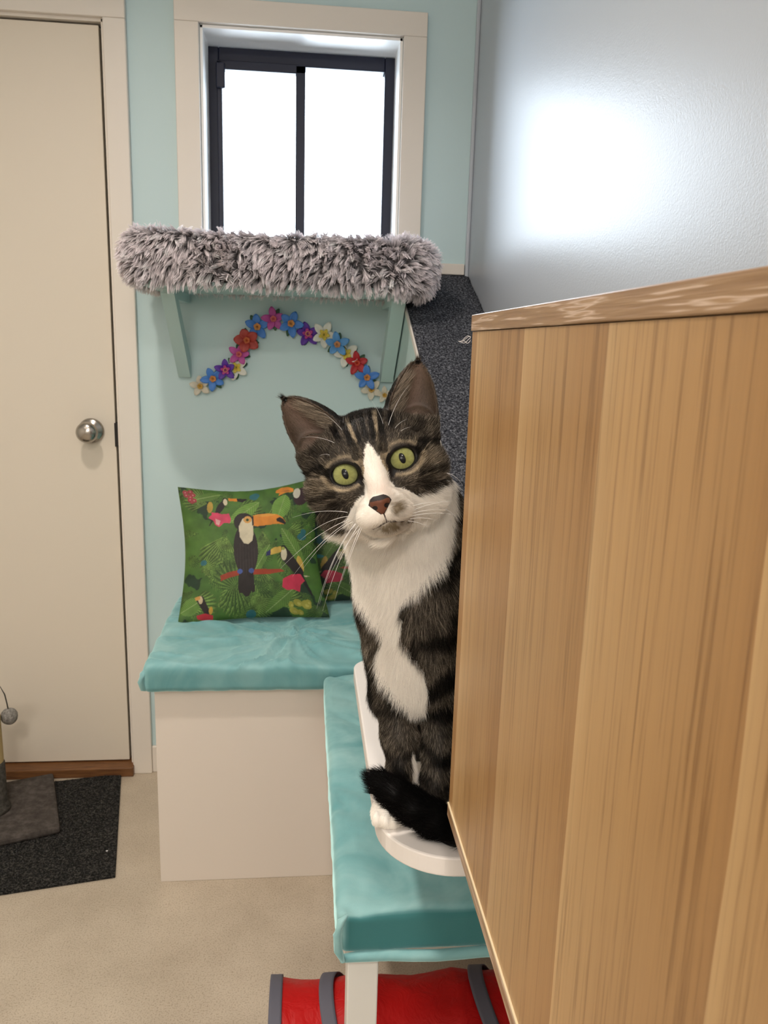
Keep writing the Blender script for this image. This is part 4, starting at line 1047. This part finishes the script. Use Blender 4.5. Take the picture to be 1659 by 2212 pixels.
    ml = (z > 40) & (np.abs(x) < 40) & (np.abs(y-(-114-.27*np.abs(x))) < 2.2+wn_); ml |= (z > 40) & (np.abs(x+4+.12*(y+94)) < 1.4) & (y < -94) & (y > -114); c[ml] = (.03, .015, .012); bare |= ml
    lid = np.zeros(n)
    for s, (ex, ey_) in zip((-1, 1), EY):
        R_ = rotz(s*9); dx_ = (x-ex)*R_[0, 0]+(y-ey_)*R_[1, 0]; dy_ = (x-ex)*R_[0, 1]+(y-ey_)*R_[1, 1]
        rr = np.sqrt((dx_/30.5)**2+(dy_/24.5)**2); m_ = (rr < 1.12+.07*(np.abs(dx_) > 22)) & (z > -50); c[m_] = (.006, .005, .005); bare |= (rr < 1.06) & (z > -50)
        tear = (((x-s*34)/5)**2+((y+17)/13)**2 < 1) & (z > -30); c[tear] = (.008, .006, .006)
    return np.clip(c, 0, 1), head, tail, whi, bare, earm, inner
nV = grad(CV)
def refine(V, Q, msk, k):
    # finer grid where the face has small bare details (nose, mouth, lids)
    q = Q[msk]; A, B, C_, D_ = (V[q[:, i]] for i in range(4)); t = np.linspace(0, 1, k+1); st = V.shape[0]
    s_, t_ = np.meshgrid(t, t, indexing='ij'); s_ = s_[None, ..., None]; t_ = t_[None, ..., None]
    G = A[:, None, None]*(1-s_)*(1-t_)+B[:, None, None]*s_*(1-t_)+C_[:, None, None]*s_*t_+D_[:, None, None]*(1-s_)*t_
    key = np.round(G.reshape(-1, 3)*1e7).astype(np.int64); allk = np.concatenate([np.round(V*1e7).astype(np.int64), key])
    _, first, inv = np.unique(allk, axis=0, return_index=True, return_inverse=True); inv = inv.ravel()
    V2 = np.concatenate([V, G.reshape(-1, 3)])[first]; n0 = len(V); ids = inv[n0:].reshape(len(q), k+1, k+1)
    q2 = np.stack([ids[:, :-1, :-1], ids[:, 1:, :-1], ids[:, 1:, 1:], ids[:, :-1, 1:]], -1).reshape(-1, 4)
    return V2, np.concatenate([inv[:n0][Q[~msk]], q2])
_c = w2h(CV[CQ].mean(1))
_m = ((np.abs(_c[:, 0]) < 52) & (_c[:, 1] < -50) & (_c[:, 1] > -136) & (_c[:, 2] > 36))
for (ex, ey_) in EY: _m |= (np.hypot((_c[:, 0]-ex)/44, (_c[:, 1]-ey_)/38) < 1) & (_c[:, 2] > -34)
CV, CQ = refine(CV, CQ, _m, 4)
nV = grad(CV)
cc, head_, tail_, whi_, bare_, ear_, inn_ = coat(CV, nV)
m_body = vcol_mat('cat_skin_and_undercoat', .55, spec=.3)
vc = cc*np.where(bare_ | (inn_ > 0), 1, np.where(whi_, .92, .55))[:, None]
cat = mk('cat', CV, CQ, m_body, None, True, vc)
tag(cat, 'tabby and white cat with yellow green eyes sitting on the white board', 'cat')

# --- fur strands
NF = 400000
fc0 = CV[CQ].mean(1)
hd_ = w2h(fc0); zpx = to_px(fc0)
dn = np.where(fc0[:, 2] > 1.09, 1.9, 1.0)
dn = dn*np.where((fc0[:, 1] > .84), .25, 1.0)*np.where(fc0[:, 0] > .20, .35, 1)
P, ti, T = sample_mesh(CV, CQ, NF, dn)
nr = grad(P)
C, hd, tl, wh, ba, ea, inn = coat(P, nr)
h = w2h(P)
_, tt = seg_dist(P, TPs)
nh = nr@HM
# flow on the head: away from the nose, backwards over the skull
fh = np.stack([h[:, 0]*1.0, (h[:, 1]+70)*1.0, np.full(len(P), -20.)], 1)
muzz = (h[:, 2] > 20) & (h[:, 1] < -60)
fh[muzz] = np.stack([h[muzz, 0]*1.6, (h[muzz, 1]+84)*.9-8, np.full(muzz.sum(), -26.)], 1)
bridge = (np.abs(h[:, 0]) < 34) & (h[:, 1] > -66) & (h[:, 1] < 60) & (h[:, 2] > -10); fh[bridge] = np.stack([h[bridge, 0]*.6, np.full(bridge.sum(), 60.), np.full(bridge.sum(), -25.)], 1)
und = (h[:, 1] < -60) & (h[:, 2] < 20); fh[und] = np.stack([h[und, 0]*.8, np.full(und.sum(), -60.), np.full(und.sum(), -20.)], 1)
fh /= np.linalg.norm(fh, axis=1, keepdims=True)
flow = fh@HM.T
cx_ = A_(897, 1300, Y=.76)[0]
fbod = np.stack([np.clip((P[:, 0]-cx_)*9, -.6, .6), np.clip((P[:, 1]-.78)*2, -.2, .5), np.full(len(P), -1.)], 1)
flow = np.where(hd[:, None], flow, fbod); flow = np.where(tl[:, None], tt+nr*.25+np.array([0, 0, -.1]), flow)
# ears: towards the tip
for (b, t, side, w0, fc) in EARS:
    m_ = ea & (h[:, 0]*side > 0) & (h[:, 1] > 70); a_ = (np.array(t)-np.array(b, float)); a_ /= np.linalg.norm(a_); flow[m_] = HM@a_
cl = np.stack([fbm(P*70+k*13, 2, 401+k)-.5 for k in range(3)], 1)*.9; flow = flow+cl*np.where(hd, .6, 1.0)[:, None]
flow -= nr*(flow*nr).sum(1, keepdims=True); flow /= np.linalg.norm(flow, axis=1, keepdims=True)+1e-9
Ln = np.full(len(P), .0125)
Ln = np.where(hd, .0062, Ln)
Ln = np.where(hd & (h[:, 2] > 0), .0036, Ln); Ln = np.where(hd & (np.abs(h[:, 0]) < 45) & (h[:, 1] > -66) & (h[:, 1] < 70) & (h[:, 2] > -20), .0030, Ln)
ck = hd & (np.abs(h[:, 0]) > 92) & (h[:, 1] < 20); Ln = np.where(ck, .0105, Ln)
Ln = np.where(ea, .0034, Ln); Ln = np.where(tl, .0115, Ln)
Ln = np.where(wh & ~hd, .0165, Ln); Ln = np.where(wh & hd & (h[:, 2] < 5), .0125, Ln)
Ln = np.where((P[:, 2] < .92) & ~tl, .0070, Ln); Ln = np.where((P[:, 2] < .85) & ~tl, .0035, Ln)
Ln *= .7+.55*rng.random(len(P))
for (ex, ey_) in EY:
    rr = np.sqrt(((h[:, 0]-ex)/30.5)**2+((h[:, 1]-ey_)/24.5)**2); Ln = np.where((rr < 1.6) & (h[:, 2] > -50), Ln*.55, Ln)
keep = ~ba & ~((inn > 0) & (rng.random(len(P)) < .40))
lift = np.where(hd, .34, .36)+.12*(rng.random(len(P))-.5); lift = np.where(ea, .22, lift); lift = np.where(tl, .50, lift); lift = np.where(ck, .5, lift)
nl = np.where(inn > 0, 1.0, 0.0)
noi = (rng.random((len(P), 3))-.5)*.34
d0 = flow+nr*(lift*1.5)[:, None]+noi; d1 = flow+nr*(lift*.35)[:, None]+noi*1.3+np.array([0, 0, -.12])*np.where(hd, 0, 1)[:, None]
d0 /= np.linalg.norm(d0, axis=1, keepdims=True); d1 /= np.linalg.norm(d1, axis=1, keepdims=True)
sk = np.linspace(0, 1, 5); pts = np.stack([P-nr*.0004+(d0*(u-.5*u*u)+d1*(.5*u*u))*Ln[:, None] for u in sk], 1)
# agouti: single hairs lighter or darker than the ground
r1 = rng.random(len(P)); ag = np.where(wh, .88+.24*r1, np.where(r1 > .80, 1.6, np.where(r1 > .5, 1.1, .34)))
Cs = C*ag[:, None]; lt = (r1 > .83) & ~wh & ~tl; Cs[lt] = Cs[lt]*.5+np.array([.29, .245, .19])*(np.clip(C[lt].mean(1)/.062, .03, 1.3))[:, None]
Cs[tl] = C[tl]*(.8+.5*r1[tl])[:, None]
Cs[inn > 0] = np.array([.15, .112, .082])*(.25+1.1*r1[inn > 0])[:, None]
keep &= ~((P[:, 2] < .8235))
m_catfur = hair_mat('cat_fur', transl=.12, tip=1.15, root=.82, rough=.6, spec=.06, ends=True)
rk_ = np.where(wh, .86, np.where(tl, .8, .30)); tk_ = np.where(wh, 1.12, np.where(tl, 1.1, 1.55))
pts = pts[keep]; pts[..., 2] = np.maximum(pts[..., 2], .8212)
Cs = np.clip(Cs[keep], 0, 1)
k2 = pts[..., 0] < .62
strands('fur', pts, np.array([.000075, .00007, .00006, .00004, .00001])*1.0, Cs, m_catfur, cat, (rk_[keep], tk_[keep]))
# pale wisps inside the ears + ear edge tufts
wp, wcol = [], []
for (b, t, side, w0, fc) in EARS:
    b = np.array(b, float); t = np.array(t, float); ax_ = t-b; Lh = np.linalg.norm(ax_); ax_ /= Lh
    f_ = np.array(fc, float); f_ -= ax_*(f_@ax_); f_ /= np.linalg.norm(f_); sx_ = np.cross(ax_, f_); sx_ = sx_ if sx_[0]*side > 0 else -sx_
    for q in range(1000):
        hh = rng.random()*.62; W = w0*(1-hh**1.9)**.8; x0 = -W*(.88-.42*rng.random()**2); z0 = W*.5*(.35-.8*max(0, .7+x0/W))
        p0 = b+ax_*hh*Lh+sx_*x0+f_*(z0-2); dr_ = sx_*(.55+.3*rng.random())+ax_*(.75+.4*rng.random())+f_*(.15+.35*rng.random()); dr_ /= np.linalg.norm(dr_)
        ln_ = 14+26*rng.random(); wp.append([h2w(p0+dr_*ln_*u+ax_*6*u*u+f_*(-5*u*u)) for u in np.linspace(0, 1, 5)]); wcol.append(np.array([.52, .43, .33])*(.15+.85*rng.random()**1.5))
    for q in range(70):    # dark tuft at the tip
        p0 = t-ax_*(4+8*rng.random())+sx_*(rng.random()-.5)*8; dr_ = ax_+sx_*(rng.random()-.35)*.7+f_*(rng.random()-.5)*.5; ln_ = 10+13*rng.random()
        wp.append([h2w(p0+dr_*ln_*u) for u in np.linspace(0, 1, 5)]); wcol.append(np.array([.012, .01, .009]))
strands('ear_tufts', np.array(wp), np.array([.00010, .00010, .00008, .00005, .00001]), np.array(wcol), m_catfur, cat, (np.full(len(wp), .8), np.full(len(wp), 1.1)))

# --- eyes
def eye(ex, ey_, s):
    R_ = 31.5; n1_, n2_ = 96, 128
    th = np.linspace(0, PI, n1_); ph = np.linspace(0, 2*PI, n2_, endpoint=False); Tm, Pm = np.meshgrid(th, ph, indexing='ij')
    d = np.stack([np.sin(Tm)*np.cos(Pm), np.sin(Tm)*np.sin(Pm), np.cos(Tm)], -1)
    cen_ = np.array([ex, ey_-1, -15.]); V = d.reshape(-1, 3)*R_
    x, y = V[:, 0], V[:, 1]; r = np.hypot(x, y); a = np.arctan2(y, x)
    fib_ = fbm(np.stack([np.cos(a)*5, np.sin(a)*5, r*.12], 1), 3, 501); fib2 = vnoise(np.stack([np.cos(a)*16, np.sin(a)*16, r*.05], 1), 502)
    t = np.clip((r-8)/18, 0, 1)[:, None]
    c = (np.array([.25, .265, .085])*(1-t)+np.array([.35, .37, .15])*t)*(.72+.40*fib_[:, None]+.18*fib2[:, None])
    edge = sst(24.5, 27.5, r)[:, None]; c = c*(1-edge)+np.array([.012, .012, .008])*edge
    tl_ = math.radians(8); px_ = (x+0)*math.cos(tl_)+(y-1)*math.sin(tl_); py_ = -(x+0)*math.sin(tl_)+(y-1)*math.cos(tl_)
    pu = (1-sst(.92, 1.06, np.sqrt((px_/6.8)**2+(py_/13.0)**2)+.25*(np.abs(py_)/13)**3*.4))[:, None]; c = c*(1-pu)+np.array([.004, .005, .007])*pu
    sc_ = ((V[:, 2] < 14)[:, None]); c = np.where(sc_, np.array([.17, .20, .24]), c)
    idx = np.arange(n1_*n2_).reshape(n1_, n2_); q = np.stack([idx[:-1], np.roll(idx[:-1], -1, 1), np.roll(idx[1:], -1, 1), idx[1:]], -1).reshape(-1, 4)
    Vw = HC+((V+cen_)@HM.T)*PX
    o = mk('eye', Vw, q[:, ::-1] if False else q, m_eye, cat, True, c)
    o['label'] = 'yellow green eye with a dark slit pupil'
m_eye = vcol_mat('eye_wet', .35, spec=.10, Coat_Weight=.22, Coat_Roughness=.02)
for s, (ex, ey_) in zip((-1, 1), EY): eye(ex, ey_, s)

# --- whiskers
wk = []
def whisk(p0, p1, sag, n_=14):
    a = h2w(p0); 
    b = at(p1[0], p1[1], Y=p1[2]); mid = (a+b)/2+np.array(sag)
    return [a*(1-u)**2+2*mid*u*(1-u)+b*u*u for u in np.linspace(0, 1, n_)]
def hpt(px_, py_, z_):   # pixel on the face -> face coordinates at depth z_
    dx_, dy_ = px_-808, -(py_-1012); return (dx_*math.cos(ra_)+dy_*math.sin(ra_), -dx_*math.sin(ra_)+dy_*math.cos(ra_), z_)
for (a, b, sg) in (((752, 1104), (632, 1118, .645), (0, 0, .006)), ((755, 1112), (647, 1168, .63), (0, 0, .008)), ((758, 1118), (606, 1228, .62), (0, 0, .010)), ((760, 1120), (632, 1245, .62), (0, 0, .010)),
                   ((763, 1124), (655, 1228, .615), (0, 0, .010)), ((768, 1128), (684, 1315, .62), (-.004, 0, .012)), ((770, 1128), (690, 1305, .625), (-.004, 0, .012)), ((775, 1132), (697, 1320, .61), (-.002, 0, .012)),
                   ((780, 1134), (722, 1300, .62), (0, 0, .008)), ((778, 1138), (710, 1250, .63), (-.002, 0, .006)), ((783, 1136), (735, 1262, .625), (0, 0, .004)),
                   ((885, 1092), (948, 1084, .65), (0, 0, .002)), ((888, 1100), (975, 1082, .645), (0, 0, .003)), ((890, 1106), (955, 1100, .645), (0, 0, .002)), ((886, 1112), (985, 1112, .65), (0, 0, .004)), ((884, 1118), (942, 1124, .64), (0, 0, .003)), ((880, 1122), (930, 1140, .64), (0, 0, .002))):
    wk.append(whisk(hpt(a[0], a[1], 52), b, sg))
for (a, b, sg) in (((756, 978), (652, 945, .70), (.0, 0, .010)), ((765, 965), (700, 893, .70), (.0, 0, .006)), ((750, 965), (742, 900, .70), (-.003, 0, 0)), ((836, 930), (885, 830, .69), (-.004, 0, .004)),
                   ((832, 958), (797, 858, .69), (.008, 0, .002)), ((846, 938), (880, 905, .69), (-.003, 0, .003)), ((852, 945), (888, 922, .69), (-.002, 0, .003)), ((716, 985), (690, 985, .70), (0, 0, .003)),
                   ((965, 1022), (1000, 1050, .69), (.002, 0, .004)), ((962, 1100), (998, 1135, .69), (.002, 0, .003))):
    wk.append(whisk(hpt(a[0], a[1], 6), b, sg))
wk = np.array(wk); rk = np.linspace(1, .12, wk.shape[1])*.00022
strands('whiskers', wk, rk, np.full((len(wk), 3), .92), hair_mat('whisker_white', .3, 1, 1, .35), cat)
# ------------------------------------------------------------------ light
w = bpy.data.worlds.new('world'); scn.world = w; w.use_nodes = True
bg = w.node_tree.nodes['Background']; bg.inputs['Color'].default_value = (.76, .88, 1.0, 1); bg.inputs['Strength'].default_value = 14.0
def area(name, loc, rot, sx, sy, power, color, shape='RECTANGLE', spread=PI):
    l = bpy.data.lights.new(name, 'AREA'); l.shape = shape; l.size = sx; l.size_y = sy; l.energy = power; l.color = color; l.spread = spread
    o = bpy.data.objects.new(name, l); col.objects.link(o); o.location = loc; o.rotation_euler = rot; return o
po = area('window_portal', ((WX0+WX1)/2, D+.19, (WZ0+WZ1)/2), (-PI/2, 0, 0), WX1-WX0, WZ1-WZ0, 1, (1, 1, 1)); po.data.cycles.is_portal = True
WARM = (1.0, .885, .785)
area('downlight_door', (-.53, 1.0, ZC-.01), (0, 0, 0), .10, .10, 13.5, WARM, 'DISK', 2.35)
area('downlight_room', (-.07, -1.2, ZC-.01), (math.radians(22), 0, 0), .22, .22, 24, WARM, 'DISK', 2.4)
area('ceiling_panel', (-1.2, -.3, ZC-.01), (0, 0, 0), .6, .6, 8, WARM, 'SQUARE', 2.4)
area('front_fill', (-.45, YB+.02, 1.75), (math.radians(84), 0, 0), .75, .75, 23, (1.0, .95, .88))  # added fill light behind the camera, brightens the cat's front

scn.view_settings.view_transform = 'Standard'; scn.view_settings.look = 'None'; scn.view_settings.gamma = 1.0
scn.view_settings.use_curve_mapping = False; scn.view_settings.exposure = 0.0
cy = scn.cycles
cy.max_bounces = 7; cy.diffuse_bounces = 4; cy.glossy_bounces = 3; cy.transparent_max_bounces = 8; cy.caustics_reflective = False; cy.caustics_refractive = False
cy.sample_clamp_indirect = 6.0; cy.use_adaptive_sampling = True; cy.adaptive_threshold = .03; cy.use_denoising = True
try: cy.denoiser = 'OPENIMAGEDENOISE'; cy.denoising_input_passes = 'RGB_ALBEDO_NORMAL'
except Exception: pass
